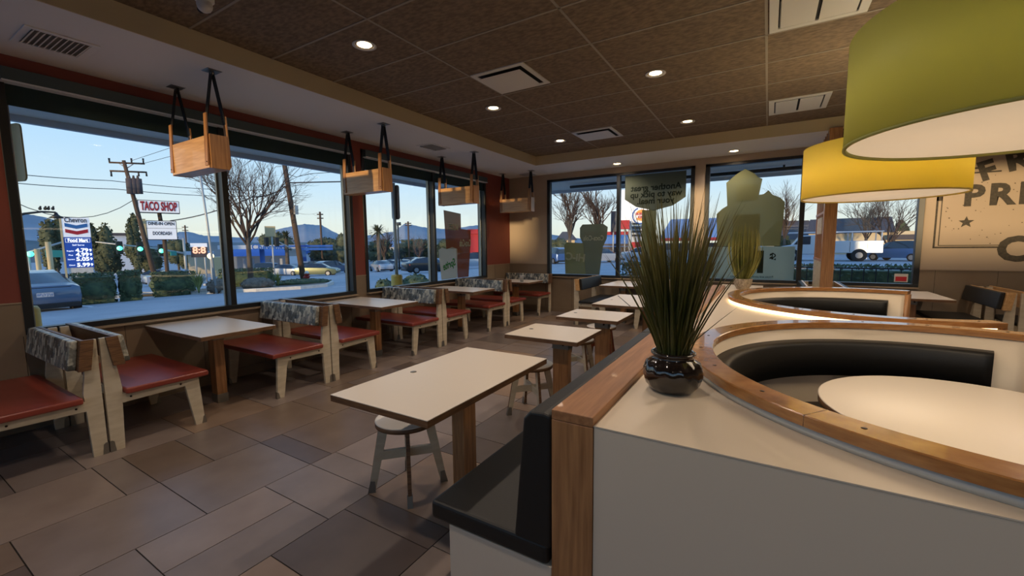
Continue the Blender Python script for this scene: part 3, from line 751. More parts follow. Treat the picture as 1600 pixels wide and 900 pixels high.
dup(s0, 'white stool with crossed stretchers behind the second aisle table leg', (-1.78, 4.34, 0), R(8))
stool(M['table_lam'], M['stool_red'], 'stool with red-brown legs beneath the third and fourth aisle tables', (-1.80, 5.20, 0), R(14))

# --- black banquette beside the counter
t_ = thing('banquette', 'long black vinyl banquette along the white counter, white base', 'banquette', (0, 0, 0))
Y0, Y1 = 1.258, 6.22
MB().box(-1.085, Y0 + .01, 0, -.615, Y1, .348).build('base', M['white_lam'], t_, .002)
for a, b_ in ((Y0, 2.80), (2.812, 4.50), (4.512, Y1)):
    MB().box(-1.178, a, .35, -.625, b_, .432).build('seat_cushion', M['vinyl_k'], t_, .020, seg=4)
    MB().prism([(-.615, .42), (-.765, .42), (-.722, .885), (-.695, .918), (-.640, .922), (-.612, .915)], a, b_ if b_ == Y1 else b_, 'y').build('back_cushion', M['vinyl_k'], t_, .012, seg=3)

# --- counter with two round booths
c1, c2 = (.83, 2.42), (.83, 4.90)
RO, RI, RE = 1.155, 1.06, 1.30       # booth outer, inner, and x of the open end
ZT = .915
t_ = thing('counter', 'white counter block with oak end post and oak edge board around two round booths', 'counter', (0, 0, 0))
xs_ = sorted(set([-.458, -.40, -.36] + [round(c1[0] - (RO - .01) * math.cos(R(a)), 5) for a in range(0, 91, 3)] + [1.0, 1.1, 1.2, 1.27]))
xs_ = [x for x in xs_ if x <= 1.27]
def arcy(c_, s_, x): d_ = (RO - .01) ** 2 - (x - c_[0]) ** 2; return c_[1] + s_ * math.sqrt(max(0, d_))
def bands(z0, z1):
    mb = MB()
    for a, b_ in zip(xs_, xs_[1:]):
        for lo_, hi_ in ((lambda x: Y0, lambda x: arcy(c1, -1, x)), (lambda x: arcy(c1, 1, x), lambda x: arcy(c2, -1, x)), (lambda x: arcy(c2, 1, x), lambda x: Y1)):
            mb.hexa([(a, lo_(a), z0), (b_, lo_(b_), z0), (b_, hi_(b_), z0), (a, hi_(a), z0)], [(a, lo_(a), z1), (b_, lo_(b_), z1), (b_, hi_(b_), z1), (a, hi_(a), z1)])
    return mb
bands(ZT - .004, ZT).build('counter_top', M['white_lam'], t_)
MB().box(-.457, Y0 + .0015, 0, 1.27, Y0 + .02, ZT - .0055).build('front_panel', M['white_lam'], t_)
MB().box(-.457, Y1 - .02, 0, 1.27, Y1, ZT - .0055).build('back_panel', M['white_lam'], t_)
MB().box(-.607, Y0 - .004, 0, -.459, Y0 + .05, .908).build('end_post', M['wood_z'], t_, .002)
MB().box(-.607, Y0 - .004, .909, -.459, Y1, .943).build('edge_board', M['wood_y'], t_, .003)
MB().box(-.605, Y0 + .055, 0, -.459, Y1, .907).build('side_panel', M['white_lam'], t_)
A0 = math.acos((1.27 - .83) / 1.11)
for ci, (c_, led) in enumerate(((c1, M['led_off']), (c2, M['led']))):
    lb = ['nearest round booth wall with bent oak rail, opening to the right', 'farther round booth wall with bent oak rail and a glowing light strip'][ci]
    b_ = thing('booth', lb, 'booth', (c_[0], c_[1], 0), 0, 'round booths set in the counter')
    MB().arc((0, 0), [(RI, 0), (RO - .012, 0), (RO - .012, .945), (RI, .945)], A0, 2 * PI - A0, 96).build('shell', M['white_lam'], b_)
    MB().arc((0, 0), [(RO - .011, ZT + .001), (RO - .002, ZT + .001), (RO - .002, .943), (RO - .011, .943)], A0 + .02, 2 * PI - A0 - .02, 96).build('light_strip', led, b_)
    MB().arc((0, 0), [(RI - .008, .945), (RO + .008, .945), (RO + .008, .978), (RO + .003, .981), (RI - .003, .981), (RI - .008, .978)], A0 - .02, 2 * PI - A0 + .02, 96, smooth=False).build('rail', M['rail'], b_)
    for sgn in (1, -1):
        a = sgn * A0
        MB().arc((0, 0), [(RI - .01, 0), (RO + .0, 0), (RO + .0, .944), (RI - .01, .944)], a - sgn * .028, a - sgn * .001, 2).build('end_post', M['wood_z'], b_)
    sc = MB()
    for k in range(14):
        a = A0 + .08 + (2 * PI - 2 * A0 - .16) * k / 13; rr = (RI + RO) / 2
        sc.lathe([(.001, .9825), (.006, .9825), (.008, .9811)], (rr * math.cos(a), rr * math.sin(a)), 10)
    sc.build('rail_screws', M['bolt'], b_)
    for a in (R(180 + 52), R(180 - 40), R(100), R(255)): MB().arc((0, 0), [(RI - .0085, .9455), (RO + .0085, .9455), (RO + .0085, .9815), (RI - .0085, .9815)], a, a + .0015, 1).build('rail_joint', M['ply_edge'], b_)
    E_ = A0 + .12
    MB().arc((0, 0), [(.975, .655), (1.058, .655), (1.058, .872), (.985, .868), (.970, .85)], E_, 2 * PI - E_, 80).build('back_cushion', M['vinyl_k'], b_)
    MB().arc((0, 0), [(.56, .39), (.56, .435), (.575, .45), (1.058, .45), (1.058, .36), (.575, .36)], E_, 2 * PI - E_, 80).build('seat_cushion', M['vinyl_k'], b_)
    MB().arc((0, 0), [(.62, .0), (1.058, .0), (1.058, .359), (.62, .359)], E_ + .01, 2 * PI - E_ - .01, 80).build('seat_base', M['white_lam'], b_)
    lb = ['round white table inside the nearest booth', 'round white table inside the farther booth'][ci]
    r_ = thing('round_table', lb, 'table', (.82, c_[1] + (.10 if ci == 0 else .0), 0), 0)
    MB().lathe([(.001, .752), (.568, .752), (.574, .749), (.574, .747), (.001, .747)], n=96).build('table_top', M['table_lam'], r_)
    MB().lathe([(.001, .7465), (.573, .7465), (.573, .715), (.001, .715)], n=96).build('top_core', M['ply_edge'], r_)
    MB().tube([(0, 0, .03), (0, 0, .714)], .045, 20).build('pedestal', M['steel'], r_)
    MB().lathe([(.001, .03), (.08, .028), (.28, .010), (.28, 0), (.001, 0)], n=40).build('foot_plate', M['steel'], r_)

# --- potted grasses
def grass_pot(name, label, loc, pot, mm, prof, n, H_, spread, wbl, seed, rfun=None, strays=(), bulge=False):
    t_ = thing(name, label, 'potted plant', loc)
    p_ = MB().lathe(prof, n=72, rfun=rfun).build('pot', pot, t_)
    neck = prof[[z for r, z in prof].index(max(z for r, z in prof))]
    zr = neck[1]; rr = neck[0]
    MB().lathe([(.001, zr - .012), (rr * .9, zr - .012), (rr * .9, zr - .02), (.001, zr - .02)], n=24).build('soil', M['soil'], t_)
    rd = random.Random(seed); g_ = MB()
    def blade(bx, by, a, lean, h_, w0, droop):
        pts = []; K = 7
        for i in range(K + 1):
            u = i / K; r_ = (lean * 1.25 * math.sin(2.1 * u ** .9)) if bulge else lean * (u ** 1.15) + droop * u ** 4
            z_ = zr - .015 + h_ * (u - .22 * (droop / .2) * u ** 4)
            pts.append((bx + r_ * math.cos(a), by + r_ * math.sin(a), z_, w0 * (1 - u ** 2.2) + .0003))
        ta = rd.uniform(0, PI); c_, s_ = math.cos(ta), math.sin(ta); vs = []; 
        for x, y, z, ww in pts:
            vs += [(x - c_ * ww, y - s_ * ww, z), (x + s_ * ww * .4, y - c_ * ww * .4, z), (x + c_ * ww, y + s_ * ww, z)]
        fs = []
        for i in range(K):
            b0 = i * 3
            fs += [(b0, b0 + 1, b0 + 4, b0 + 3), (b0 + 1, b0 + 2, b0 + 5, b0 + 4)]
        g_.add(vs, fs, 0, True)
    for i in range(n):
        a = rd.uniform(0, 2 * PI); q = math.sqrt(rd.random()) * rr * .72
        lean = spread * rd.uniform(.15, 1) ** .8 * (.3 + .7 * q / rr / .72)
        h_ = H_ * rd.uniform(.62, 1.0) * (1 - .12 * (lean / spread))
        blade(q * math.cos(a), q * math.sin(a), a + rd.uniform(-.5, .5), lean, h_, wbl * rd.uniform(.6, 1.1), rd.uniform(0, .03))
    for (a, lean, h_) in strays: blade(0.03, 0, a, lean, h_, wbl * .6, 0)
    g_.build('leaves', mm, t_, fix=False)
    return t_
prof1 = [(.001, 0), (.070, 0), (.082, .006), (.100, .03), (.110, .065), (.110, .09), (.100, .118), (.082, .130), (.076, .137), (.078, .146), (.085, .150), (.085, .156), (.079, .160), (.068, .158)]
def swirl(r, z, a): return r * (1 + (.030 * abs(math.sin(6.5 * a + z * 22)) * 2 - .03 if .01 < z < .128 else 0))
grass_pot('potted_grass', 'tall dark grass in a swirled dark glazed pot on the near counter', (-.305, 1.74, ZT), M['pot_k'], M['grass_a'], prof1, 300, .68, .24, .0046, 5, swirl, ((R(10), .19, .20),))
prof2 = [(.001, 0), (.062, 0), (.070, .008), (.092, .05), (.102, .095), (.106, .128), (.106, .135), (.094, .137), (.088, .12)]
grass_pot('potted_grass', 'smaller yellow-green grass in a carved stone pot at the far counter end', (-.25, 6.05, ZT), M['pot_w'], M['grass_b'], prof2, 260, .76, .118, .0085, 9, None, (), True)

# --- oak lattice divider and post
t_ = thing('divider', 'oak post with slatted lattice panel between the black benches at the back', 'divider', (.73, 7.35, 0))
MB().box(-.075, 0, 0, .07, .09, ZS).build('post', M['wood_z'], t_, .003)
MB().box(-.07, .09, .55, -.05, 1.22, 1.22).build('lower_panel', M['ply'], t_)
MB().box(-.072, .30, 1.62, -.048, .95, 1.86).build('middle_panel', M['ply'], t_)
for i in range(6):
    y_ = .16 + i * .2
    MB().box(-.07, y_, 1.22, -.045, y_ + .045, ZS).build('slat', M['wood_z'], t_)
for z_ in (1.22, 1.9, 2.15, 2.7): MB().box(-.075, .09, z_, -.04, 1.22, z_ + .035).build('cross_bar', M['wood_y'], t_)
MB().box(-.01, .14, ZS - .12, .12, .26, ZS - .001).build('ceiling_block', M['ply_edge'], t_)

# --- painted lettering on the back wall
M['ink'] = mat('dark_stencil_paint', (52, 46, 38), .7, col2=(70, 62, 50), scale=30)
yw = YB - .002
t_ = thing('wall_lettering', 'large dark stencilled lettering with a star and frame lines on the beige wall', 'wall sign')
def ft(x, z, rot=0): return Matrix(((1, 0, 0, x), (0, 0, -1, yw), (0, 1, 0, z), (0, 0, 0, 1))) @ Matrix.Rotation(R(rot), 4, 'Z')
tx = MB()
for ch, x_, z_, rot in (('F', 2.58, 2.46, 18), ('R', 2.86, 2.57, 13), ('E', 3.13, 2.65, 9), ('S', 3.40, 2.70, 5), ('H', 3.69, 2.72, 1)):
    tx.text(ch, .36, ft(x_, z_, rot), .001, .016)
for ch, x_ in (('P', 2.47), ('R', 2.74), ('E', 3.00), ('P', 3.26), ('A', 3.53), ('R', 3.80), ('E', 4.06), ('D', 4.32)): tx.text(ch, .40, ft(x_, 2.12), .001, .016)
tx.build('letters', M['ink'], t_)
MB().text('CARE', .46, ft(2.80 + .52, 1.36), .001, .02).build('large_letters', M['ink'], t_)
st = []
for k in range(10):
    r_ = .085 if k % 2 == 0 else .036; a = PI / 2 + k * PI / 5; st.append((2.42 + r_ * math.cos(a), 1.76 + r_ * math.sin(a)))
MB().prism(st, yw - .001, yw + .001, 'y').build('star', M['ink'], t_)
fr_ = MB().box(2.09, yw - .001, 1.40, 2.112, yw + .001, 2.2).box(2.145, yw - .001, 1.43, 2.155, yw + .001, 2.17).box(2.09, yw - .001, 1.39, 2.84, yw + .001, 1.412).box(2.145, yw - .001, 1.425, 2.82, yw + .001, 1.435)
fr_.box(2.09, yw - .001, 2.08, 2.155, yw + .001, 2.2).box(2.2, yw - .001, 2.50, 2.49, yw + .001, 2.525).box(2.2, yw - .001, 2.44, 2.72, yw + .001, 2.46)
fr_.build('frame_lines', M['ink'], t_)
sp = MB(); rd = random.Random(4)
for i in range(150):
    x_, z_ = rd.uniform(2.2, 4.4), rd.uniform(1.45, 2.75); r_ = rd.uniform(.003, .008)
    sp.prism([(x_ + r_ * math.cos(a) * rd.uniform(.6, 1.5), z_ + r_ * math.sin(a)) for a in (0, 1.2, 2.5, 3.8, 5)], yw - .0005, yw + .001, 'y')
sp.build('paint_specks', M['ink'], t_)
#OUTDOOR
# ================================================================== OUTDOORS
M['asphalt'] = mat('grey_asphalt', (156, 160, 166), .8, col2=(170, 173, 178), scale=.6)
M['concrete'] = mat('pale_concrete', (206, 202, 194), .8, col2=(190, 186, 178), scale=6)
M['mulch'] = mat('brown_mulch', (134, 118, 102), .95, col2=(106, 94, 82), scale=9)
M['line'] = mat('white_road_paint', (236, 238, 240), .7)
M['hedge'] = mat('clipped_hedge_leaves', (60, 74, 52), .8, col2=(88, 100, 64), scale=6)
M['leaf_d'] = mat('dark_tree_leaves', (62, 70, 52), .85, col2=(88, 92, 64), scale=1.2)
M['leaf_y'] = mat('strappy_green_leaves', (110, 124, 70), .7, col2=(150, 152, 84), scale=5)
M['bark'] = mat('grey_bark', (104, 92, 80), .85, col2=(78, 68, 58), scale=9, stretch=(1, 1, .3))
M['twig'] = mat('brown_twigs', (78, 62, 52), .85)
M['pole_w'] = mat('weathered_utility_pole', (96, 76, 60), .8, col2=(76, 60, 48), scale=4, stretch=(3, 3, .3))
M['pole_m'] = mat('pale_galvanised_pole', (176, 178, 176), .5, metal=.3)
M['yellow_p'] = mat('yellow_bollard_sleeve', (214, 184, 84), .5)
M['black_p'] = mat('black_plastic', (24, 25, 27), .5)
M['hill'] = mat('hazy_blue_hill', (168, 172, 178), 1.0, col2=(146, 152, 160), scale=.01, spec=0)  # distance haze is mixed into both hill colours
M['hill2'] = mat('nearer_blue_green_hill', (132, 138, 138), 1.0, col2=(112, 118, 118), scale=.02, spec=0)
M['bld_w'] = mat('white_commercial_wall', (196, 204, 216), .8)
M['bld_c'] = mat('cream_house_wall', (206, 190, 160), .8)
M['bld_r'] = mat('red_building_wall', (176, 44, 52), .7)
M['bluepaint'] = mat('blue_canopy_paint', (40, 96, 178), .5)
M['blueroof'] = mat('blue_metal_roof', (124, 150, 190), .5)
M['roof_d'] = mat('dark_shingle_roof', (82, 76, 78), .9)
M['glass_d'] = mat('dark_car_glass', (34, 44, 56), .08, spec=.8)
M['tyre'] = mat('black_tyre', (22, 22, 24), .8)
M['chrome'] = mat('alloy_wheel', (120, 124, 130), .4, metal=.3)
M['tail'] = mat('red_tail_lamp', (190, 30, 34), .3)
M['head'] = mat('clear_head_lamp', (214, 220, 226), .2)
M['sign_w'] = emis('lit_white_sign_face', (226, 230, 238), .22, (222, 224, 230))
M['sign_b'] = emis('lit_blue_sign_face', (24, 66, 150), .35, (24, 60, 140))
M['sign_r'] = mat('red_sign_paint', (176, 30, 44), .5)
M['sign_bl'] = mat('blue_sign_paint', (46, 108, 172), .5)
M['sign_dk'] = mat('dark_navy_lettering', (26, 30, 56), .5)
M['digits'] = emis('white_led_digits', (245, 248, 255), 1.0)
M['orange_led'] = emis('orange_led_digits', (255, 140, 60), 1.0)
M['green_led'] = emis('green_signal_lamp', (60, 255, 190), 1.6)
M['teal_sign'] = mat('teal_street_sign', (40, 130, 128), .5)
M['sodium'] = emis('lit_warm_lamp', (255, 214, 150), 3)
M['tan_sign'] = mat('tan_sign_plate', (196, 176, 132), .5)
M['brown_sign'] = mat('brown_sign_back', (122, 100, 86), .5)

# ground
gx = [-420, -200, -120, -90, -60, -50, -40, -28, -20, -14, -8, -5.47]
def ground_patch(name, xs_g, ys_g, mm):
    mb = MB(); vs = [(x, y, terrain(x)) for x in xs_g for y in ys_g]; n_ = len(ys_g)
    mb.add(vs, [(i * n_ + j, (i + 1) * n_ + j, (i + 1) * n_ + j + 1, i * n_ + j + 1) for i in range(len(xs_g) - 1) for j in range(n_ - 1)])
    return struct(name, mb, mm)
ground_patch('ground', gx + [0, 6, 60, 300], [8.82, 12, 30, 80, 200, 500], M['asphalt'])
ground_patch('ground_lot', gx, [-200, -60, -20, 0, 8.82], M['asphalt'])
ground_patch('ground_rear', [-5.47, 0, 60, 300], [-200, -60, -20, -3.2], M['asphalt'])
struct('ground_walk', MB().box(-7.2, -8, -.4, -5.48, 8.8, -.06).box(-7.2, 8.83, -.4, 7, 10.6, -.06), M['concrete'])
ln = MB()
def stripe(p, q, wd=.12):
    p, q = Vector(p), Vector(q); d_ = (q - p).normalized() * 0 + (q - p); nrm = Vector((-d_.y, d_.x)).normalized() * wd / 2
    ps = [p + nrm, q + nrm, q - nrm, p - nrm]
    ln.add([(a.x, a.y, terrain(a.x) + .006) for a in ps], [(0, 1, 2, 3)])
def gpt(px, py):
    z = -.3
    for _ in range(12):
        d = ray(px, py); t_ = (z - H) / d.z; x, y = d.x * t_, d.y * t_; z = terrain(x)
    return Vector((x, y, z))
for a, b_ in (((112, 476), (148, 480)), ((515, 441), (548, 437)), ((520, 449), (556, 446)), ((60, 489), (30, 482)), ((545, 425), (600, 421))):
    A, B_ = gpt(*a), gpt(*b_); stripe((A.x, A.y), (B_.x, B_.y))
struct('trim_6', ln, M['line'])

# eaves outside the windows
M['eave'] = mat('pale_eave_board', (214, 210, 202), .7)
struct('trim_7', MB().box(-7.05, -6, 2.97, XL - .21, 10.7, 3.02).box(-7.05, YB + .21, 2.97, 8, 10.7, 3.02), M['eave'])
struct('trim_8', MB().box(-7.12, -6, 2.9, -7.05, 10.77, 3.5).box(-7.05, 10.7, 2.9, 8, 10.77, 3.5), M['bld_w'])
struct('trim_9', MB().tube([(-4.2, 9.75, 2.90), (1.95, 9.75, 2.90)], .035, 8).tube([(-2.4, 9.75, 2.90), (-2.4, 9.75, 2.98)], .02, 6).tube([(.2, 9.75, 2.90), (.2, 9.75, 2.98)], .02, 6), M['bronze'])

# bollard signs by the window
def bollard(label, x, y, z0, z1, wd, rz):
    b_ = thing('pole_sign', label, 'sign', (x, y, -.06), 0)
    MB().lathe([(.001, .98), (.10, .98), (.115, .95), (.115, 0), (.001, 0)], n=24).build('yellow_base', M['yellow_p'], b_)
    MB().tube([(0, 0, .9), (0, 0, z1 + .10)], .035, 12).build('pole', M['pole_m'], b_)
    h_ = (z1 - z0) / 2; w2 = wd / 2; r_ = .05; pts = []
    for (sx, sy, a0) in ((1, 1, 0), (-1, 1, 90), (-1, -1, 180), (1, -1, 270)):
        for k in range(5): a = R(a0 + k * 22.5); pts.append((sx * (w2 - r_) + r_ * math.cos(a), sy * (h_ - r_) + r_ * math.sin(a)))
    p_ = MB().prism(pts, .036, .05, 'y').build('sign_plate', M['brown_sign'] if wd < .3 else M['tan_sign'], b_)
    p_.location = (0, 0, (z0 + z1) / 2 + .06); p_.rotation_euler = (0, 0, rz)
bollard('white pole with rounded tan sign and yellow base outside the first window', -6.55, 1.08, 2.19, 2.75, .46, R(14))
bollard('white pole with narrow brown sign and yellow base outside the second window', -6.55, 6.22, 2.05, 2.74, .22, R(0))

# foliage
def leaves(mb, c, rx, ry, rz, n, size, seed=0, box=False, mi=0):
    rd = random.Random(seed)
    for _ in range(n):
        if box:
            p = [rd.uniform(-1, 1) for _ in range(3)]; ax = rd.randrange(3); p[ax] = math.copysign(rd.uniform(.85, 1.03), p[ax])
            if p[2] < -.95: p[2] = .95
        else:
            v = Vector((rd.gauss(0, 1), rd.gauss(0, 1), rd.gauss(0, 1))).normalized() * rd.uniform(.72, 1.08); p = list(v)
        q = Vector((c[0] + p[0] * rx, c[1] + p[1] * ry, c[2] + p[2] * rz))
        a = Vector((rd.gauss(0, 1), rd.gauss(0, 1), rd.gauss(0, 1))).normalized(); b2 = a.orthogonal().normalized()
        s_ = size * rd.uniform(.6, 1.4)
        mb.add([q - a * s_, q + b2 * s_ * .6, q + a * s_, q - b2 * s_ * .6], [(0, 1, 2, 3)], mi)
    return mb
def hedge(label, px0, px1, pyt, D, depth=1.4, seed=1, name='hedge', mm=None, box=True):
    a, b_ = ground_at(px0, D), ground_at(px1, D); c_ = (a + b_) / 2; w_ = (a - b_).length / 2; top = height_at((px0 + px1) / 2, pyt, D)
    rz = math.atan2(b_.y - a.y, b_.x - a.x); t_ = thing(name, label, 'hedge' if name == 'hedge' else 'shrub', c_, rz)
    h_ = max(.15, top - c_.z)
    mb = MB().ball((0, 0, h_ * .48), 1, 24, sq=(w_ * (1.12 if box else 1), depth / 2 * 1.1, h_ * .52), jitter=.06, seed=seed)
    if box: mb.box(-w_ * .9, -depth * .42, 0, w_ * .9, depth * .42, h_ * .88)
    leaves(mb, (0, 0, h_ / 2), w_, depth / 2, h_ / 2, int(500 + 700 * w_), .055, seed, box)
    mb.build('foliage', mm or M['hedge'], t_, fix=False); return t_
hedge('dark clipped hedge right behind the parked grey sedan', 106, 173, 427, 24.5, 1.6, 1)
hedge('dark clipped bush between the two wide hedges', 180, 214, 423, 24.5, 1.1, 2)
hedge('wide clipped hedge beneath the two-panel roadside sign', 232, 300, 425, 27, 1.3, 3)
hedge('long low hedge behind the bare vase-shaped tree', 340, 424, 420, 31, 1.3, 4)
hedge('low planting along the kerb beside the red hydrant', 424, 513, 436, 26.2, 1.2, 5, 'shrub', M['hedge'], False)
hedge('low dark shrub under the thin white pole', 318, 352, 436, 24.5, 1.0, 6, 'shrub', M['mulch'], False)
hedge('rounded grey-brown shrub at the foot of the bare tree', 372, 424, 434, 24.0, 1.2, 7, 'shrub', M['mulch'], False)
hedge('green shrub patch just outside the second window by the yellow base', 624, 672, 430, 15.0, 1.2, 8, 'shrub', M['hedge'], False)
hedge('sparse shrub left of the yellow base outside the second window', 583, 612, 437, 14, .9, 9, 'shrub', M['hedge'], False)
def clump(label, px, pyt, D, wpx, seed, n=160):
    c_ = ground_at(px, D) + Vector((0, 0, .12)); top = height_at(px, pyt, D) - c_.z; w_ = (ground_at(px - wpx / 2, D) - ground_at(px + wpx / 2, D)).length / 2
    t_ = thing('ornamental_grass', label, 'plant', c_); rd = random.Random(seed); g_ = MB()
    for _ in range(n):
        a = rd.uniform(0, 2 * PI); l = rd.uniform(.3, 1) * w_; h_ = top * rd.uniform(.6, 1.05); vs = []
        for i in range(5):
            u = i / 4; ww = .022 * (1 - u) + .002
            x, y, z = l * u ** 1.4 * math.cos(a), l * u ** 1.4 * math.sin(a), h_ * (1.5 * u - .5 * u * u * (1.4 if l > .6 * w_ else 1))
            vs += [(x - ww * math.sin(a), y + ww * math.cos(a), z), (x + ww * math.sin(a), y - ww * math.cos(a), z)]
        g_.add(vs, [(i * 2, i * 2 + 1, i * 2 + 3, i * 2 + 2) for i in range(4)])
    g_.build('leaves', M['leaf_y'], t_, fix=False)
clump('pale green strappy plant at the kerb right of the wide hedge', 305, 420, 23.2, 46, 1)
clump('yellow-green strappy plant right of the bare tree', 431, 424, 24.5, 26, 2, 90)

# island with kerb
fr_pts = [gpt(-60, 480), gpt(40, 476), gpt(107, 471), gpt(216, 459.5), gpt(270, 461), gpt(355, 458), gpt(400, 456), gpt(470, 452), gpt(512, 448), gpt(522, 444)]
bk_pts = [ground_at(515, 29), ground_at(470, 31), ground_at(400, 33), ground_at(300, 31), ground_at(200, 30), ground_at(100, 30), ground_at(-60, 30)]
poly = [(p.x, p.y) for p in fr_pts + bk_pts]
mb = MB(); nn = len(poly)
def tri_strip(z_off, shrink):
    cx_ = sum(p[0] for p in poly) / nn; cy_ = sum(p[1] for p in poly) / nn
    return [(p[0] + (cx_ - p[0]) * shrink, p[1] + (cy_ - p[1]) * shrink) for p in poly]
inner = []
for i, p in enumerate(poly):
    a, c_ = Vector(poly[i - 1]), Vector(poly[(i + 1) % nn]); d_ = (c_ - a).normalized(); nr = Vector((-d_.y, d_.x)) * .18
    q = Vector(p) + nr; q2 = Vector(p) - nr
    inner.append(tuple(q) if (q.x + 30) ** 2 + (q.y - 9) ** 2 < (q2.x + 30) ** 2 + (q2.y - 9) ** 2 else tuple(q2))
for i in range(nn):
    j = (i + 1) % nn; a, b_, c_, d_ = poly[i], poly[j], inner[j], inner[i]
    mb.hexa([(a[0], a[1], terrain(a[0]) - .05), (b_[0], b_[1], terrain(b_[0]) - .05), (c_[0], c_[1], terrain(c_[0]) - .05), (d_[0], d_[1], terrain(d_[0]) - .05)],
            [(a[0], a[1], terrain(a[0]) + .15), (b_[0], b_[1], terrain(b_[0]) + .15), (c_[0], c_[1], terrain(c_[0]) + .15), (d_[0], d_[1], terrain(d_[0]) + .15)])
struct('trim_10', mb, M['concrete'])
mb = MB(); nf = len(fr_pts)
for i in range(nf - 1):
    a, b_ = inner[i], inner[i + 1]
    j0 = nf + int((nf - 1 - i) / (nf - 1) * (len(bk_pts) - 1)); j1 = nf + int((nf - 2 - i) / (nf - 1) * (len(bk_pts) - 1))
    c_, d_ = inner[j1], inner[j0]
    mb.add([(p[0], p[1], terrain(p[0]) + .12) for p in (a, b_, c_, d_)], [(0, 1, 2, 3)])
o = mb.build('mulch_bed', M['mulch']); o['kind'] = 'structure'
rd = random.Random(12)
rk0 = None
for i, (px_, py_, s_) in enumerate(((288, 452, .26), (299, 453, .16), (309, 451, .2), (338, 450, .22), (350, 452, .16), (344, 446, .2), (327, 449, .17), (318, 447, .15))):
    p = gpt(px_, py_) + Vector((-.5, 0, .18))
    if rk0 is None:
        rk0 = MB().ball((0, 0, 0), 1, 12, sq=(1, .8, .55), jitter=.08, seed=3).build('landscape_rock', M['concrete'])
        o = rk0; tag(o, 'pale landscape rock lying in the planting bed behind the kerb', 'rock', 'pale rocks in the planting bed')
    else:
        o = rk0.copy(); C.objects.link(o)
    o.location = p; o.scale = (s_,) * 3; o.rotation_euler = (0, 0, rd.uniform(0, 6))

# bare trees
def bare_tree(label, px, D, pyf, pyt, wpx, r0, seed, levels=5, nfork=6, spread=.5, cat='tree', leader=False, group=None):
    base = ground_at(px, D); zf = height_at(px, pyf, D) - base.z; zt = height_at(px, pyt, D) - base.z
    w_ = (ground_at(px - wpx / 2, D) - ground_at(px + wpx / 2, D)).length / 2
    t_ = thing('bare_tree', label, cat, base, 0, group); rd = random.Random(seed); tr = MB(); br = MB()
    tr.tube([(0, 0, -.1), (.02, .01, zf * .5), (0, 0, zf)], [r0 * 1.25, r0 * .95, r0 * .85], 10)
    tr.build('trunk', M['bark'], t_)
    def grow(p, d, L, r, lv):
        r = max(r, .006); pts = [p]; q = p.copy(); dd = d.copy()
        for k in range(3):
            dd = (dd + Vector((rd.gauss(0, .07), rd.gauss(0, .07), .05 + rd.gauss(0, .05)))).normalized(); q = q + dd * L / 3; pts.append(q.copy())
        br.tube(pts, [r, r * .85, r * .7, r * .55], 5 if lv < 2 else (4 if lv < 3 else 3), caps=False)
        if lv >= levels: return
        for k in range(3 if lv < 3 else 2 + (rd.random() < .5)):
            f = rd.choice((1, 2, 3, 3)); ang = rd.uniform(.15, .5) * (1 + spread * .5); az = rd.uniform(0, 2 * PI)
            o1 = dd.orthogonal().normalized(); o2 = dd.cross(o1); nd = (dd * math.cos(ang) + (o1 * math.cos(az) + o2 * math.sin(az)) * math.sin(ang)).normalized()
            grow(pts[f], nd, L * rd.uniform(.58, .82), r * rd.uniform(.5, .68), lv + 1)
    for k in range(nfork):
        a = 2 * PI * k / nfork + rd.uniform(-.3, .3); sp_ = spread * rd.uniform(.5, 1.1)
        d = Vector((math.cos(a) * sp_ * w_ / zt * 2, math.sin(a) * sp_ * w_ / zt * 2, 1)).normalized()
        grow(Vector((0, 0, zf * rd.uniform(.82, 1))), d, (zt - zf) * .42, r0 * .5, 1)
    if leader: grow(Vector((0, 0, zf)), Vector((0, 0, 1)), (zt - zf) * .5, r0 * .8, 1)
    br.build('branches', M['twig'], t_, fix=False)
    return t_
bare_tree('bare vase-shaped tree in the kerb planting, between the first window panes', 388, 27, 370, 240, 190, .13, 11, 6, 11, .95)
bare_tree('tall bare tree seen at the left end of the back windows', 890, 66, 372, 292, 70, .3, 21, 6, 7, .6, leader=True)
bare_tree('bare tree behind the tall cup film on the back window', 935, 52, 368, 298, 60, .26, 22, 6, 7, .6, leader=True)
bare_tree('bare tree seen through the middle back window, right of the box film', 1225, 62, 372, 292, 52, .16, 23, 5, 7, .6)
bare_tree('bare tree right of the oak divider, above the white utility truck', 1352, 64, 372, 312, 70, .16, 24, 6, 7, .8)
bare_tree('spreading bare tree before the cream house at the right of the back windows', 1388, 57, 385, 300, 110, .16, 25, 6, 8, .8)
bare_tree('brownish bare tree beside the palm, seen in the second window', 600, 76, 400, 352, 56, .25, 26, 4, 7, .8)
bare_tree('bare grey tree before the low shops in the second window', 655, 66, 402, 368, 50, .22, 27, 4, 7, .8)
bare_tree('pale bare tree at the right edge of the first window', 545, 68, 400, 368, 34, .2, 28, 4, 7, .8)

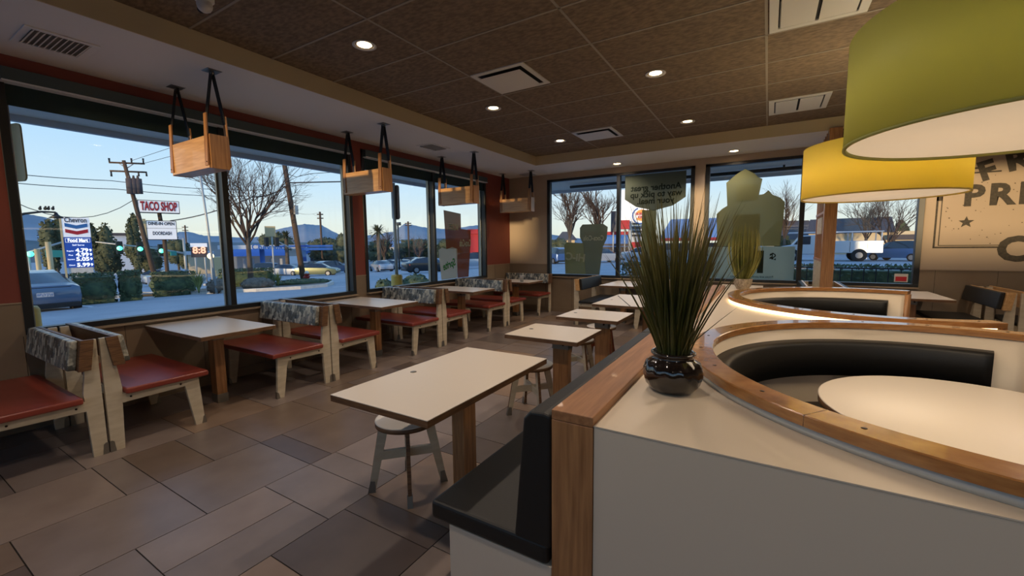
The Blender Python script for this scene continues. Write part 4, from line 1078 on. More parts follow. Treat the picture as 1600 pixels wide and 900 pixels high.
def leafy_tree(label, px, D, pyt, pyb, wpx, seed, n=5, mm=None, group=None):
    base = ground_at(px, D); zt = height_at(px, pyt, D) - base.z; zb = height_at(px, pyb, D) - base.z
    w_ = (ground_at(px - wpx / 2, D) - ground_at(px + wpx / 2, D)).length / 2
    t_ = thing('leafy_tree', label, 'tree', base, 0, group); rd = random.Random(seed)
    MB().tube([(0, 0, -.2), (0, 0, zb + (zt - zb) * .5)], [max(.12, w_ * .08)] * 2, 7).build('trunk', M['bark'], t_)
    zb = min(zb, .6); h_ = (zt - zb) / 2; mb = MB(); n = 8
    for k in range(n):
        f = rd.uniform(.45, .62)
        uu = -.5 + k / 7; c_ = (rd.uniform(-.5, .5) * w_ * (1 - .5 * abs(uu + .1)), rd.uniform(-.5, .5) * w_, zb + h_ + uu * .92 * h_)
        if n == 1: c_ = (0, 0, zb + h_)
        mb.ball(c_, 1, 12, sq=(w_ * f * .92, w_ * f * .92, h_ * f * .85), jitter=.15, seed=seed + k)
        leaves(mb, c_, w_ * f, w_ * f, h_ * f, 240, max(.16, w_ * .06), seed + k)
    mb.build('crown', mm or M['leaf_d'], t_, fix=False)
for a in (('dark conifer-like tree left of the fuel price sign', 86, 70, 338, 420, 42, 31), ('rounded dark tree right of the fuel price sign', 156, 75, 346, 385, 44, 32),
          ('tall shaggy dark tree left of the taco sign', 209, 66, 332, 378, 26, 33), ('broad dark tree mass behind the fuel price sign', 165, 82, 372, 424, 60, 34),
          ('broad green tree behind the traffic signals', 225, 80, 376, 424, 60, 35), ('dark green tree right of the taco sign post', 277, 98, 372, 422, 50, 36),
          ('bushy dark tree beside the leaning utility pole', 432, 130, 361, 392, 50, 37), ('dark tree beyond the gas station roof', 507, 98, 370, 392, 60, 38),
          ('dark bushy tree near the first window right edge', 541, 90, 364, 392, 44, 39), ('dark tree behind the palm in the second window', 590, 105, 372, 400, 60, 40),
          ('dark tree line behind the parked cars in the second window', 655, 110, 374, 400, 90, 41), ('dark tree behind the pale pole in the third pane', 705, 100, 374, 400, 50, 42),
          ('low dark tree at the left edge of the back windows', 872, 80, 372, 400, 36, 43), ('dark bush beside the gabled house behind the middle back window', 1222, 66, 366, 396, 24, 44),
          ('dark conifer beyond the house roofs', 1408, 90, 345, 372, 30, 45)):
    leafy_tree(*a)
def palm(label, px, D, pyc, wpx, seed):
    base = ground_at(px, D); zc_ = height_at(px, pyc, D) - base.z; w_ = (ground_at(px - wpx / 2, D) - ground_at(px + wpx / 2, D)).length / 2
    t_ = thing('palm_tree', label, 'tree', base); MB().tube([(0, 0, -.2), (0, 0, zc_)], [.3, .25], 8).build('trunk', M['bark'], t_)
    rd = random.Random(seed); g_ = MB()
    for i in range(60):
        a = rd.uniform(0, 2 * PI); el = rd.uniform(-.3, 1.4); vs = []
        for k in range(6):
            u = k / 5; r_ = w_ * (u * math.cos(el) + .1 * u); z = zc_ + w_ * (u * math.sin(el) - .35 * u * u); ww = .16 * (1 - u) + .02
            vs += [(r_ * math.cos(a) - ww * math.sin(a), r_ * math.sin(a) + ww * math.cos(a), z), (r_ * math.cos(a) + ww * math.sin(a), r_ * math.sin(a) - ww * math.cos(a), z)]
        g_.add(vs, [(k * 2, k * 2 + 1, k * 2 + 3, k * 2 + 2) for k in range(5)])
    g_.build('fronds', M['leaf_d'], t_, fix=False)
palm('palm tree above the parked cars at the left of the second window', 592, 64, 362, 40, 1)
palm('palm tree between the leaning pole and the yellow sign', 448, 71, 370, 36, 2)

# hills on the horizon
def ridge(name, pts, D, mm, depth):
    mb = MB(); vs = []; L = len(pts)
    rd = random.Random(int(D)); fine = []
    for (a, b_), (c_, d_) in zip(pts, pts[1:]):
        for k in range(8):
            u = k / 8; fine.append((a + (c_ - a) * u, b_ + (d_ - b_) * u + rd.uniform(-.5, .5)))
    fine.append(pts[-1])
    for px, py in fine:
        d = ray(px, 388); q = D / math.hypot(d.x, d.y); z = height_at(px, py, D)
        for f, zz in ((1 - depth, -12), (1 - depth * .45, z * .55 - 5), (1, z), (1 + depth, -12)): vs.append((d.x * q * f, d.y * q * f, zz))
    mb.add(vs, [(i * 4 + k, (i + 1) * 4 + k, (i + 1) * 4 + k + 1, i * 4 + k + 1) for i in range(len(fine) - 1) for k in range(3)], 0, True)
    o_ = mb.build(name, mm); o_['kind'] = 'structure'
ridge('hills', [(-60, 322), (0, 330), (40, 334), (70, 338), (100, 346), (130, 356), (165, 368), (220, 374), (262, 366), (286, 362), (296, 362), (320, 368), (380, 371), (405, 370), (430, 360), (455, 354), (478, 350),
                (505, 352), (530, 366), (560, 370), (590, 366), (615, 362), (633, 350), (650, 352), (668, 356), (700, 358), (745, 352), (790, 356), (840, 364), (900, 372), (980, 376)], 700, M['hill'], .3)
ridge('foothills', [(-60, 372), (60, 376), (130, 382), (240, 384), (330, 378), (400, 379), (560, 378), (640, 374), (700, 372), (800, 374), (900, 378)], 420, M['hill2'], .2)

# cars
ST = {
 'sedan': [(-2.3, .74, .36, .78, .84, .62), (-2.22, .86, .24, .90, .97, .68), (-1.70, .90, .20, .95, 1.03, .66), (-1.05, .91, .20, .95, 1.36, .56), (-.35, .91, .20, .94, 1.44, .58), (.45, .91, .20, .92, 1.38, .56), (1.15, .90, .20, .90, .99, .70), (1.95, .88, .22, .80, .86, .70), (2.25, .78, .30, .66, .72, .60), (2.32, .66, .36, .56, .60, .5)],
 'suv': [(-2.2, .80, .40, .95, 1.05, .66), (-2.12, .90, .30, 1.05, 1.52, .62), (-1.7, .92, .26, 1.06, 1.66, .66), (-.9, .93, .26, 1.05, 1.70, .68), (.0, .93, .26, 1.04, 1.68, .66), (.55, .93, .26, 1.02, 1.55, .64), (1.15, .92, .26, 1.0, 1.10, .74), (1.9, .90, .28, .94, 1.0, .74), (2.2, .82, .34, .80, .86, .66)],
}
PAINT = {}
def paint(nm, c_):
    if nm not in PAINT: PAINT[nm] = mat('car_paint_' + nm, c_, .28, metal=.3, coat=.6)
    return PAINT[nm]
def car(label, kind, col, loc, rz, cat='car', group=None, plate=False):
    t_ = thing('sedan' if kind == 'sedan' else 'sport_utility_car', label, cat, loc, rz, group); S = ST[kind]; body = MB(); gl = MB(); vs = []
    for (x, w_, z0, zb, zr, wr) in S:
        vs += [(x, -w_ * .93, z0), (x, -w_, (z0 + zb) / 2), (x, -w_ * .97, zb), (x, -wr, zr), (x, wr, zr), (x, w_ * .97, zb), (x, w_, (z0 + zb) / 2), (x, w_ * .93, z0)]
    fs = []; gs = []
    for i in range(len(S) - 1):
        cab = max(S[i][4] - S[i][3], S[i + 1][4] - S[i + 1][3]) > .2
        for k in range(8):
            f = (i * 8 + k, i * 8 + (k + 1) % 8, (i + 1) * 8 + (k + 1) % 8, (i + 1) * 8 + k)
            slope = abs(S[i][4] - S[i + 1][4]) > .25
            (gs if cab and (k in (2, 4) or (k == 3 and slope)) else fs).append(f)
    fs += [tuple(range(8))[::-1], tuple(range((len(S) - 1) * 8, len(S) * 8))]
    body.add(vs, fs, 0, True); gl.add(vs, gs, 0, True)
    ob = body.build('body', paint(*col), t_); sm_ = ob.modifiers.new('s', 'EDGE_SPLIT'); sm_.split_angle = R(35)
    gl.build('windows', M['glass_d'], t_)
    for sx in (-1.42, 1.38):
        for sy in (-1, 1):
            wh = MB().tube([(sx, sy * .72, .32), (sx, sy * .94, .32)], .32, 20, smooth=False).build('wheel', M['tyre'], t_)
            MB().tube([(sx, sy * .935, .32), (sx, sy * .948, .32)], .2, 16, smooth=False).build('hub', M['chrome'], wh)
    zt_ = .80 if kind == 'sedan' else .98; xe = S[1][0] - .02
    for sy in (-1, 1):
        MB().hexa([(xe - .05, sy * .58, zt_ - .10), (xe + .25, sy * .885, zt_ - .10), (xe + .25, sy * .86, zt_ - .08), (xe, sy * .55, zt_ - .08)], [(xe - .03, sy * .58, zt_ + .07), (xe + .25, sy * .885, zt_ + .08), (xe + .25, sy * .85, zt_ + .08), (xe, sy * .55, zt_ + .07)]).build('tail_lamp', M['tail'], t_)
        MB().ball((S[-2][0] - .05, sy * .62, .62 if kind == 'sedan' else .8), .13, 8).build('head_lamp', M['head'], t_)
    MB().box(xe - .10, -.80, .24, xe + .2, .80, .40).build('rear_bumper', M['black_p'], t_, .02)
    if plate:
        p_ = MB().box(xe - .06, -.19, .62, xe - .04, .19, .76).build('licence_plate', M['sign_w'], t_)
        MB().text('8PLV216', .10, Matrix(((0, 0, -1, xe - .061), (-1, 0, 0, 0), (0, 1, 0, .69), (0, 0, 0, 1))), .001, .001).build('plate_digits', M['sign_bl'], p_)
        MB().box(xe - .02, -.62, .90, xe + .10, .62, .925).build('trunk_lip', M['black_p'], t_)
    return t_
def car_at(label, kind, col, px, D, heading, **kw):
    g_ = ground_at(px, D); d = ray(px, 388); base = math.atan2(d.y, d.x)
    return car(label, kind, col, g_, base + R(heading), **kw)
BLK, GRY, SIL, WHT, BLU, RED, TEA = ('black', (22, 26, 34)), ('slate_blue', (86, 104, 128)), ('silver', (170, 178, 188)), ('white', (176, 184, 194)), ('blue', (60, 92, 146)), ('dark_red', (96, 30, 38)), ('olive', (110, 116, 84))
car_at('slate-blue grey sedan parked close outside, rear and licence plate showing', 'sedan', GRY, 38, 22.6, 8, plate=True)
car_at('black sedan parked side-on, seen in the second window', 'sedan', BLK, 668, 40, -70)
car_at('silver sedan beside the leaning utility pole', 'sedan', SIL, 447, 62, -125)
car_at('dark sport utility car right of the leaning utility pole', 'suv', GRY, 519, 60, -50)
car_at('small olive car partly behind the dark sport utility car', 'sedan', TEA, 495, 53, -110)
car_at('dark red van just right of the leaning utility pole', 'suv', RED, 485, 70, -30)
car_at('white pickup-sized car left of the silver sedan', 'suv', WHT, 424, 66, -110)
car_at('silver-grey sedan, rear view, left of the narrow brown sign', 'sedan', SIL, 594, 56, 18)
car_at('white car right behind the silver-grey rear-view sedan', 'sedan', WHT, 611, 66, 40)
car_at('white car right of the narrow pole, farther parking row', 'suv', WHT, 637, 78, 60)
car_at('dark red car in the farther parking row', 'sedan', RED, 631, 70, 20)
car_at('white car in front of the red building, partly behind the cup films', 'suv', WHT, 742, 46, -75)
car_at('white car low behind the wide hedge under the roadside sign', 'sedan', WHT, 248, 60, -80)
car_at('white car half hidden behind the hedge beside the dark bush', 'sedan', WHT, 270, 52, -80)
car_at('small silver car behind the hedge left of the price sign', 'sedan', SIL, 92, 62, -80)
car_at('blue hatchback at the left end of the back windows', 'suv', BLU, 868, 45, 25)
car_at('white sedan behind the tall cup film', 'sedan', WHT, 940, 44, -60)
car_at('silver car seen between the grass blades through the back window', 'suv', SIL, 1064, 46, -70)
car_at('silver car left of it, in front of the restaurant', 'sedan', SIL, 1012, 41, -75)
car_at('blue sport utility car at the right of the back windows', 'suv', BLU, 1405, 49, 60)

# white utility truck
g_ = ground_at(1290, 47); t_ = thing('utility_truck', 'white utility truck with tool boxes and ladder rack beyond the right back windows', 'truck', g_, R(180))
S_ = 1.28
MB().prism([(2.9, .45), (2.95, .95), (2.0, 1.12), (1.55, 1.75), (.45, 1.80), (.40, .45)], -.95, .95, 'y').build('cab', paint(*WHT), t_, .05)
MB().prism([(1.90, 1.14), (1.50, 1.68), (.95, 1.70), (.95, 1.14)], -.97, .97, 'y').build('cab_window', M['glass_d'], t_)
MB().box(-2.9, -1.0, .55, .35, 1.0, 1.35).build('tool_body', paint(*WHT), t_, .03)
bx_ = MB()
for xx in (-2.1, -1.2, -.4): bx_.box(xx - .01, -1.01, .6, xx + .01, 1.01, 1.3)
bx_.build('door_gaps', M['grout'], t_)
rk = MB()
for xx in (-2.8, -1.3, .25): rk.tube([(xx, -.9, 1.35), (xx, -.9, 1.95), (xx, .9, 1.95), (xx, .9, 1.35)], .04, 6)
rk.tube([(-2.9, -.9, 1.95), (2.2, -.9, 1.95)], .04, 6).tube([(-2.9, .9, 1.95), (2.2, .9, 1.95)], .04, 6)
rk.build('ladder_rack', paint(*WHT), t_)
for sx in (-1.7, 1.95):
    for sy in (-1, 1):
        wh = MB().tube([(sx, sy * .72, .4), (sx, sy * 1.02, .4)], .42, 20, smooth=False).build('wheel', M['tyre'], t_)
        MB().tube([(sx, sy * 1.02, .4), (sx, sy * 1.035, .4)], .2, 16, smooth=False).build('hub', M['chrome'], wh)
t_.scale = (S_, S_, S_)

# roadside signs
def face_cam(px, D):
    g_ = ground_at(px, D); d = ray(px, 388); return g_, math.atan2(d.y, d.x) - PI / 2   # local x to the right, -y toward viewer
def TX(x, z, y=-.30, k=1): return Matrix(((k, 0, 0, x), (0, 0, -1, y), (0, 1, 0, z), (0, 0, 0, 1)))
D = 45; g_, rz = face_cam(123, D)
t_ = thing('price_sign', 'tall blue and white fuel price sign with red and blue chevrons', 'sign', g_, rz)
zt_ = height_at(123, 339, D) - g_.z; wd = (ground_at(101, D) - ground_at(145, D)).length * .98; hw = wd / 2
def zz(py): return height_at(123, py, D) - g_.z
MB().box(-hw, -.25, zz(418), hw, .25, zz(371)).build('blue_panel', M['sign_b'], t_, .02)
MB().box(-hw, -.25, zz(370.6), hw, .25, zz(340)).build('white_panel', M['sign_w'], t_, .02)
MB().box(-hw * .9, -.2, 0, hw * .9, .2, zz(418)).build('base', M['concrete'], t_)
MB().box(-hw - .12, -.27, 0, -hw - .01, .27, zz(340)).build('edge_column', M['tan_sign'], t_)
MB().text('Chevron', .50, TX(0, zz(344.5), -.27), .01, .01, fit=hw * 1.6).build('brand_lettering', M['sign_dk'], t_)
for nm_, pa, pb, mm_ in (('blue_chevron', 349, 359, 'sign_bl'), ('red_chevron', 358, 368, 'sign_r')):
    a, b_ = zz(pa), zz(pb); q = (a - b_) * .35; th = (a - b_) * .55
    MB().prism([(-hw * .82, a), (0, a - q), (hw * .82, a), (hw * .82, a - th), (0, a - th - q), (-hw * .82, a - th)], -.275, -.255, 'y').build(nm_, M[mm_], t_)
MB().box(-hw * .9, -.265, zz(379), hw * .9, -.255, zz(372.5)).box(-hw * .86, -.268, zz(378.4), hw * .86, -.262, zz(373.1), 1).build('food_mart_frame', [M['sign_w'], M['sign_b']], t_)
MB().text('Food Mart', .36, TX(0, zz(375.8), -.28), .01, .008, fit=hw * 1.45).build('food_mart_lettering', M['digits'], t_)
pr = MB()
for i, (s_, py) in enumerate((('4.79', 391.3), ('4.99', 398), ('5.05', 405), ('5.99', 414))): pr.text(s_, .38, TX(hw * .22, zz(py), -.27), .01, .012, fit=hw * .95); pr.text('9', .26, TX(hw * .84, zz(py), -.27), .01, .008)
pr.build('price_digits', M['digits'], t_)
pr = MB(); pr.text('Regular', .13, TX(-hw * .62, zz(392), -.27), .005, 0, fit=hw * .5); pr.text('Plus', .13, TX(-hw * .62, zz(398.5), -.27), .005, 0, fit=hw * .3); pr.text('Supreme', .13, TX(-hw * .62, zz(405), -.27), .005, 0, fit=hw * .5); pr.text('Diesel', .13, TX(-hw * .6, zz(414), -.27), .005, 0, fit=hw * .4)
pr.text('Self Serve', .16, TX(0, zz(383), -.27), .005, 0)
pr.build('grade_lettering', M['digits'], t_)

D = 40; g_, rz = face_cam(254, D)
def zz(py): return height_at(254, py, D) - g_.z
t_ = thing('roadside_sign', 'two-panel roadside sign reading TACO SHOP above a white marquee', 'sign', g_, rz)
u = lambda px: (1 if px > 254 else -1) * (ground_at(px, D) - ground_at(254, D)).length
MB().box(u(222), -.25, zz(333.5), u(286), .25, zz(314)).build('upper_cabinet', M['bronze'], t_, .02)
MB().box(u(223), -.27, zz(332.5), u(285), -.252, zz(315)).build('upper_face', M['sign_w'], t_)
MB().text('TACO SHOP', .84, TX((u(222) + u(286)) / 2, zz(323.8), -.29), .01, .035, fit=(u(286) - u(222)) * .88).build('taco_outline', M['sign_dk'], t_)  # dark printed outline behind the red letters
MB().text('TACO SHOP', .84, TX((u(222) + u(286)) / 2 - .015, zz(323.6), -.31), .01, .012, fit=(u(286) - u(222)) * .87).build('taco_lettering', M['sign_r'], t_)
MB().box(u(232), -.25, zz(375), u(279), .25, zz(345)).build('marquee_cabinet', M['bronze'], t_, .02)
MB().box(u(233), -.27, zz(374), u(278), -.252, zz(346)).build('marquee_face', M['sign_w'], t_)
mq = MB(); xc_ = (u(232) + u(279)) / 2
mq.text('DINE-IN OPEN', .30, TX(xc_, zz(350), -.28), .005, .01, fit=(u(279) - u(232)) * .86); mq.text('DOORDASH', .34, TX(xc_, zz(365), -.28), .005, .01, fit=(u(279) - u(232)) * .62)
mq.build('marquee_lettering', M['sign_dk'], t_)
MB().box(xc_ - 1.2, -.275, zz(357) - .01, xc_ + 1.2, -.271, zz(357) + .01).build('marquee_track', M['bronze'], t_)
for px0, px1, pa, pb in ((218.5, 221.5, 312, 333.5), (227, 231.5, 343, 375)):
    MB().box(u(px0), -.3, zz(pb), u(px1), .3, zz(pa)).build('end_panel', M['tan_sign'], t_)
MB().tube([(u(258), 0, -.3), (u(258), 0, zz(345))], .13, 10).tube([(u(255), 0, zz(345)), (u(254), 0, zz(333))], .13, 10).build('post', M['pole_w'], t_)

# utility poles and wires
def at(px, py, D): g = ground_at(px, D); return Vector((g.x, g.y, height_at(px, py, D)))
M['wire'] = mat('black_overhead_wire', (60, 62, 66), .6)
b_, tp = at(243, 428, 37), at(207, 252, 37); b_.z = terrain(b_.x) - .3
t_ = thing('utility_pole', 'utility pole with crossarms and grey transformers beside the taco sign', 'utility pole')
MB().tube([b_, (b_ + tp) / 2, tp], [.17, .14, .10], 10).build('pole', M['pole_w'], t_)
for py in (256, 269):
    l, r_ = at(184, py - 1, 37), at(239, py + 1, 37); MB().tube([l, r_], .055, 6).build('crossarm', M['pole_w'], t_)
    ins = MB()
    for px in ((185, 219, 237) if py == 256 else (186, 228, 240)):
        q = at(px, py, 37); s_ = 1 if py == 256 else -1; ins.tube([q, q + Vector((0, 0, s_ * .3))], [.04, .055], 6)
    ins.build('insulators', M['bronze'], t_)
MB().tube([at(200, 257, 37), at(211, 264, 37)], .03, 5).tube([at(222, 257, 37), at(211, 264, 37)], .03, 5).build('brace', M['pole_m'], t_)
for dx in (-6, 0.5, 7):
    q = at(219 + dx, 291, 36.6); MB().tube([q - Vector((0, 0, .5)), q + Vector((0, 0, .45))], .2, 12).tube([q + Vector((0, 0, .45)), q + Vector((0, 0, .65))], [.08, .05], 6).build('transformer', M['roof_d'], t_)
b_, tp = ground_at(473, 27.5) - Vector((0, 0, .3)), at(450, 230, 27.5)
t_ = thing('utility_pole', 'brown leaning utility pole rising beside the red hydrant', 'utility pole')
MB().tube([b_, (b_ + tp) / 2, tp], [.16, .14, .12], 10).build('pole', M['pole_w'], t_)
MB().box(-.08, -.1, -.25, .08, .1, .25).build('meter_box', M['pole_m'], t_).location = at(466, 328, 27.3)
t_ = thing('light_pole', 'tall thin pale pole in the kerb planting left of the first window mullion', 'pole')
MB().tube([ground_at(333, 24) + Vector((0, 0, -.1)), at(327, 345, 24), at(320, 238, 24)], [.055, .05, .045], 8).build('pole', M['pole_m'], t_)
t_ = thing('light_pole', 'slim dark lamp pole among the parked cars in the second window', 'pole')
MB().tube([ground_at(623, 60), at(623, 350, 60)], .12, 6).build('pole', M['bronze'], t_); MB().tube([at(621, 350, 60), at(628, 349.5, 60)], .22, 6).build('lamp_head', M['bronze'], t_)
for lb, px, D_, pt_, arms in (('distant utility pole with crossarms above the parked cars', 503, 90, 331, (335, 341)), ('faint distant utility pole behind the taco sign', 292, 150, 352, (355, 360)), ('distant utility pole behind the second window mullion', 639, 100, 346, (349, 352))):
    t_ = thing('utility_pole', lb, 'utility pole'); MB().tube([ground_at(px, D_), at(px, pt_, D_)], .2, 6).build('pole', M['pole_w'], t_)
    for py in arms: MB().tube([at(px - 5, py, D_), at(px + 5, py, D_)], .12, 5).build('crossarm', M['pole_w'], t_)
def wire(label, pts, r=.02):
    P_ = []
    for (a, b2) in zip(pts, pts[1:]):
        A, B_ = at(*a[:3]), at(*b2[:3]); sag = (b2[3] if len(b2) > 3 else 0)
        for k in range(10): u_ = k / 10; q = A.lerp(B_, u_); q.z -= sag * 4 * u_ * (1 - u_); P_.append(q)
    P_.append(at(*pts[-1][:3])); o = MB().tube(P_, r, 4).build('overhead_wire', M['wire']); tag(o, label, 'wire')
wire('upper of two nearly level wires crossing behind the taco pole', [(-60, 262, 34), (184, 283, 37, .1), (420, 297, 44, .2)])
wire('lower of two nearly level wires crossing behind the taco pole', [(-60, 277, 34), (190, 296, 37, .1), (420, 306, 44, .2)])
wire('slack wire drooping left of the taco sign', [(-40, 270, 34), (214, 314, 37, 1.6)])
wire('thin wire rising from the pole top to the right', [(220, 252, 37), (300, 226, 30), (420, 205, 24)], .014)
wire('second thin wire rising from the pole top to the right', [(239, 256, 37), (300, 240, 31), (430, 224, 24)], .014)
wire('thick dark cable from the leaning pole to the right', [(456, 286, 27.5), (540, 284, 27), (620, 282, 27, .1)], .035)
wire('thick dark cable sloping down left from the leaning pole', [(456, 289, 27.5), (400, 308, 29, .2), (270, 345, 36, .2)], .035)
wire('curly thin cable above the thick one at the leaning pole', [(455, 272, 27.5), (470, 277, 27.3), (490, 272, 27.2), (545, 268, 27)], .018)

# street furniture at the junction
t_ = thing('street_lamp', 'curved street-lamp arm with hanging lamp head above the sedan', 'street lamp')
MB().tube([at(-20, 350, 38), at(20, 341, 38), at(45, 334, 38), at(72, 331, 38), at(94, 332, 38)], [.09, .08, .07, .06, .05], 7).build('arm', M['bronze'], t_)
MB().tube([at(94, 332, 38), at(94, 336, 38), at(94, 341, 38)], [.05, .12, .36], 10).build('lamp_head', M['bronze'], t_)
MB().tube([ground_at(-20, 38), at(-20, 350, 38)], .12, 8).build('pole', M['pole_m'], t_)
bird0 = None
for px in (70, 78, 83, 90):
    if bird0 is None:
        bird0 = MB().ball((0, 0, .1), .1, 8, sq=(1.5, .8, 1)).ball((.13, 0, .2), .055, 6).tube([(-.13, 0, .1), (-.28, 0, .06)], [.04, .02], 5).build('bird', M['black_p']); o = bird0
    else: o = bird0.copy(); C.objects.link(o)
    o.location = at(px, 331.4, 38) + Vector((0, 0, .10)); tag(o, 'small dark bird perched on the curved street-lamp arm', 'bird', 'birds on the lamp arm')
def pole_th(name, label, cat, px, D_, pyt, r=.1, mm='pole_m'):
    t = thing(name, label, cat); MB().tube([ground_at(px, D_) - Vector((0, 0, .2)), at(px, pyt, D_)], r, 8).build('pole', M[mm], t); return t
pole_th('post', 'pale sunlit post left of the fuel price sign, nearest the sedan', 'post', 57, 52, 389, .16, 'tan_sign')
pole_th('post', 'taller pale sunlit post between the short post and the price sign', 'post', 76, 52, 378, .18, 'tan_sign')
t_ = pole_th('traffic_signal', 'mast-arm traffic signal with three green lights beneath the taco sign', 'traffic signal', 288, 62, 372, .14)
MB().tube([at(288, 396, 62), at(240, 388, 62), at(150, 378, 62)], [.12, .1, .07], 7).build('mast_arm', M['pole_m'], t_)
for px, py in ((187, 386), (219, 387), (252, 390)):
    q = at(px, py, 61.5); MB().box(q.x - .2, q.y - .25, q.z - .75, q.x + .1, q.y + .25, q.z + .6).build('signal_head', M['black_p'], t_)
    MB().ball(at(px, py + 2, 61.2), .24, 10).build('green_lamp', M['green_led'], t_)
a, b_ = at(265, 396, 61.5), at(275, 397, 61.5); MB().box(min(a.x, b_.x), min(a.y, b_.y), a.z - .25, max(a.x, b_.x) + .05, max(a.y, b_.y), a.z + .25).build('street_name_sign', M['teal_sign'], t_)
t_ = pole_th('traffic_signal', 'traffic signal with a green lamp behind the sedan roof', 'traffic signal', 43, 60, 395, .1)
MB().tube([at(30, 398, 60), at(100, 378, 60)], .09, 6).build('mast_arm', M['pole_m'], t_); MB().ball(at(46, 397, 59.5), .26, 10).build('green_lamp', M['green_led'], t_)
a, b_ = at(70, 396, 57), at(97, 396, 57)
q = MB().hexa([a - Vector((0, 0, .35)), b_ - Vector((0, 0, .35)), b_ - Vector((.06, 0, .35)), a - Vector((.06, 0, .35))], [a + Vector((0, 0, .3)), b_ + Vector((0, 0, .3)), b_ + Vector((-.06, 0, .3)), a + Vector((-.06, 0, .3))]).build('street_name_sign', M['teal_sign'], t_)
t_ = pole_th('crossing_sign', 'square yellow-tan sign on a pale pole left of the leaning utility pole', 'sign', 426, 44, 356, .07)
g2, rz2 = face_cam(424, 44); q = at(424, 361.5, 43.8); s_ = MB().box(-.42, -.03, -.46, .42, .03, .46).build('sign_plate', M['tan_sign'], t_, .01); s_.location = q; s_.rotation_euler = (0, 0, rz2)
for px in (417, 433):
    q = at(px, 378, 43.5); MB().box(-.14, -.14, -.4, .14, .14, .4).build('signal_head', M['black_p'], t_).location = q
MB().tube([at(436, 378, 44), at(462, 392, 46)], .06, 6).build('mast_arm', M['pole_m'], t_)
t_ = pole_th('price_board', 'small roadside board with orange lit digits right of the wide hedge', 'sign', 304, 56, 380, .1)
MB().tube([ground_at(319, 56), at(319, 382, 56)], .09, 6).build('post', M['pole_m'], t_)
g2, rz2 = face_cam(311, 56)
for nm_, pa, pb, mm_ in (('header', 380, 386, 'sign_w'), ('backing', 386, 402, 'roof_d')):
    q = at(311, (pa + pb) / 2, 56); hh = (height_at(311, pa, 56) - height_at(311, pb, 56)) / 2
    o = MB().box(-.72, -.1, -hh, .72, .1, hh).build(nm_, M[mm_], t_); o.location = q; o.rotation_euler = (0, 0, rz2)
o = MB().text('8:8', .95, TX(0, 0, -.13), .01, .03).build('digits', M['orange_led'], t_); o.location = at(311, 391.5, 56); o.rotation_euler = (0, 0, rz2)
# fire hydrant
g_ = ground_at(477, 26.8); t_ = thing('fire_hydrant', 'red fire hydrant with a white cap at the foot of the leaning pole', 'hydrant', g_ + Vector((0, 0, .12)))
M['hyd'] = mat('red_hydrant_paint', (150, 46, 42), .5)
MB().lathe([(.001, 0), (.17, 0), (.17, .05), (.12, .07), (.115, .48), (.15, .50), (.15, .53), (.001, .54)], n=20).tube([(-.2, 0, .36), (.2, 0, .36)], .06, 10).tube([(0, -.2, .33), (0, .1, .33)], .075, 10).build('body', M['hyd'], t_)
MB().lathe([(.001, .70), (.04, .69), (.05, .66), (.11, .62), (.135, .54), (.001, .535)], n=20).build('cap', M['white_metal'], t_)

# buildings: boxes set across a sight line, with roofs, openings
def block(t_, px0, px1, pyt, pyb, D_, dep, mm, name='wall', zb=None):
    a, b_ = ground_at(px0, D_), ground_at(px1, D_); d = ray((px0 + px1) / 2, 388); dv = Vector((d.x, d.y, 0)).normalized() * dep
    z0 = min(a.z, b_.z) - .5 if pyb is None else height_at((px0 + px1) / 2, pyb, D_); z1 = height_at((px0 + px1) / 2, pyt, D_)
    P = [a, b_, b_ + dv, a + dv]
    return MB().hexa([(p.x, p.y, z0) for p in P], [(p.x, p.y, z1) for p in P]).build(name, M[mm] if isinstance(mm, str) else mm, t_)
def pitched(t_, px0, px1, pye, pyr, D_, dep, mm, name='roof', hip=0):
    a, b_ = ground_at(px0, D_), ground_at(px1, D_); d = ray((px0 + px1) / 2, 388); dv = Vector((d.x, d.y, 0)).normalized() * dep; e = (b_ - a) * hip
    z0 = height_at((px0 + px1) / 2, pye, D_); z1 = height_at((px0 + px1) / 2, pyr, D_ + dep / 2); V = lambda p, z: (p.x, p.y, z)
    vs = [V(a, z0), V(b_, z0), V(b_ + dv, z0), V(a + dv, z0), V(a + dv / 2 + e, z1), V(b_ + dv / 2 - e, z1)]
    return MB().add(vs, [(0, 1, 5, 4), (2, 3, 4, 5), (1, 2, 5), (3, 0, 4), (0, 3, 2, 1)]).build(name, M[mm], t_)
t_ = thing('gas_station', 'gas station with white and blue canopy beside the bare tree', 'building')
block(t_, 340, 470, 383, 389, 78, 14, 'bld_w', 'canopy'); block(t_, 430, 520, 383, 386, 77.8, .3, 'bluepaint', 'canopy_stripe'); block(t_, 465, 520, 387, 391, 77, 10, 'bluepaint', 'canopy_edge')
for px in (409, 474, 350): block(t_, px - 4, px + 4, 389, None, 80, 1.2, 'bluepaint', 'canopy_column')
M['store'] = emis('dim_lit_store_front', (150, 160, 176), .12, (120, 128, 140))
block(t_, 362, 446, 400, None, 96, 12, 'store', 'store'); pitched(t_, 358, 450, 400, 388, 94, 12, 'bluepaint', 'store_roof', .06)
o = MB().text('Chevron', 1.2, TX(0, 0, -.3), .02, .03).build('canopy_lettering', M['bluepaint'], t_); g2, rz2 = face_cam(418, 77.5); o.location = at(418, 386.2, 77.5); o.rotation_euler = (0, 0, rz2)
for px in (378, 392, 420, 436): block(t_, px, px + 4, 404, None, 84, .8, 'bld_w', 'fuel_pump')
t_ = thing('store_building', 'long white store building behind the parked cars in the first window', 'building')
block(t_, 478, 575, 381, None, 120, 20, 'bld_w'); block(t_, 478, 575, 391, 396, 119.5, .4, 'bluepaint', 'fascia_band'); block(t_, 484, 560, 399, 410, 119.3, .3, 'glass_d', 'shopfront')
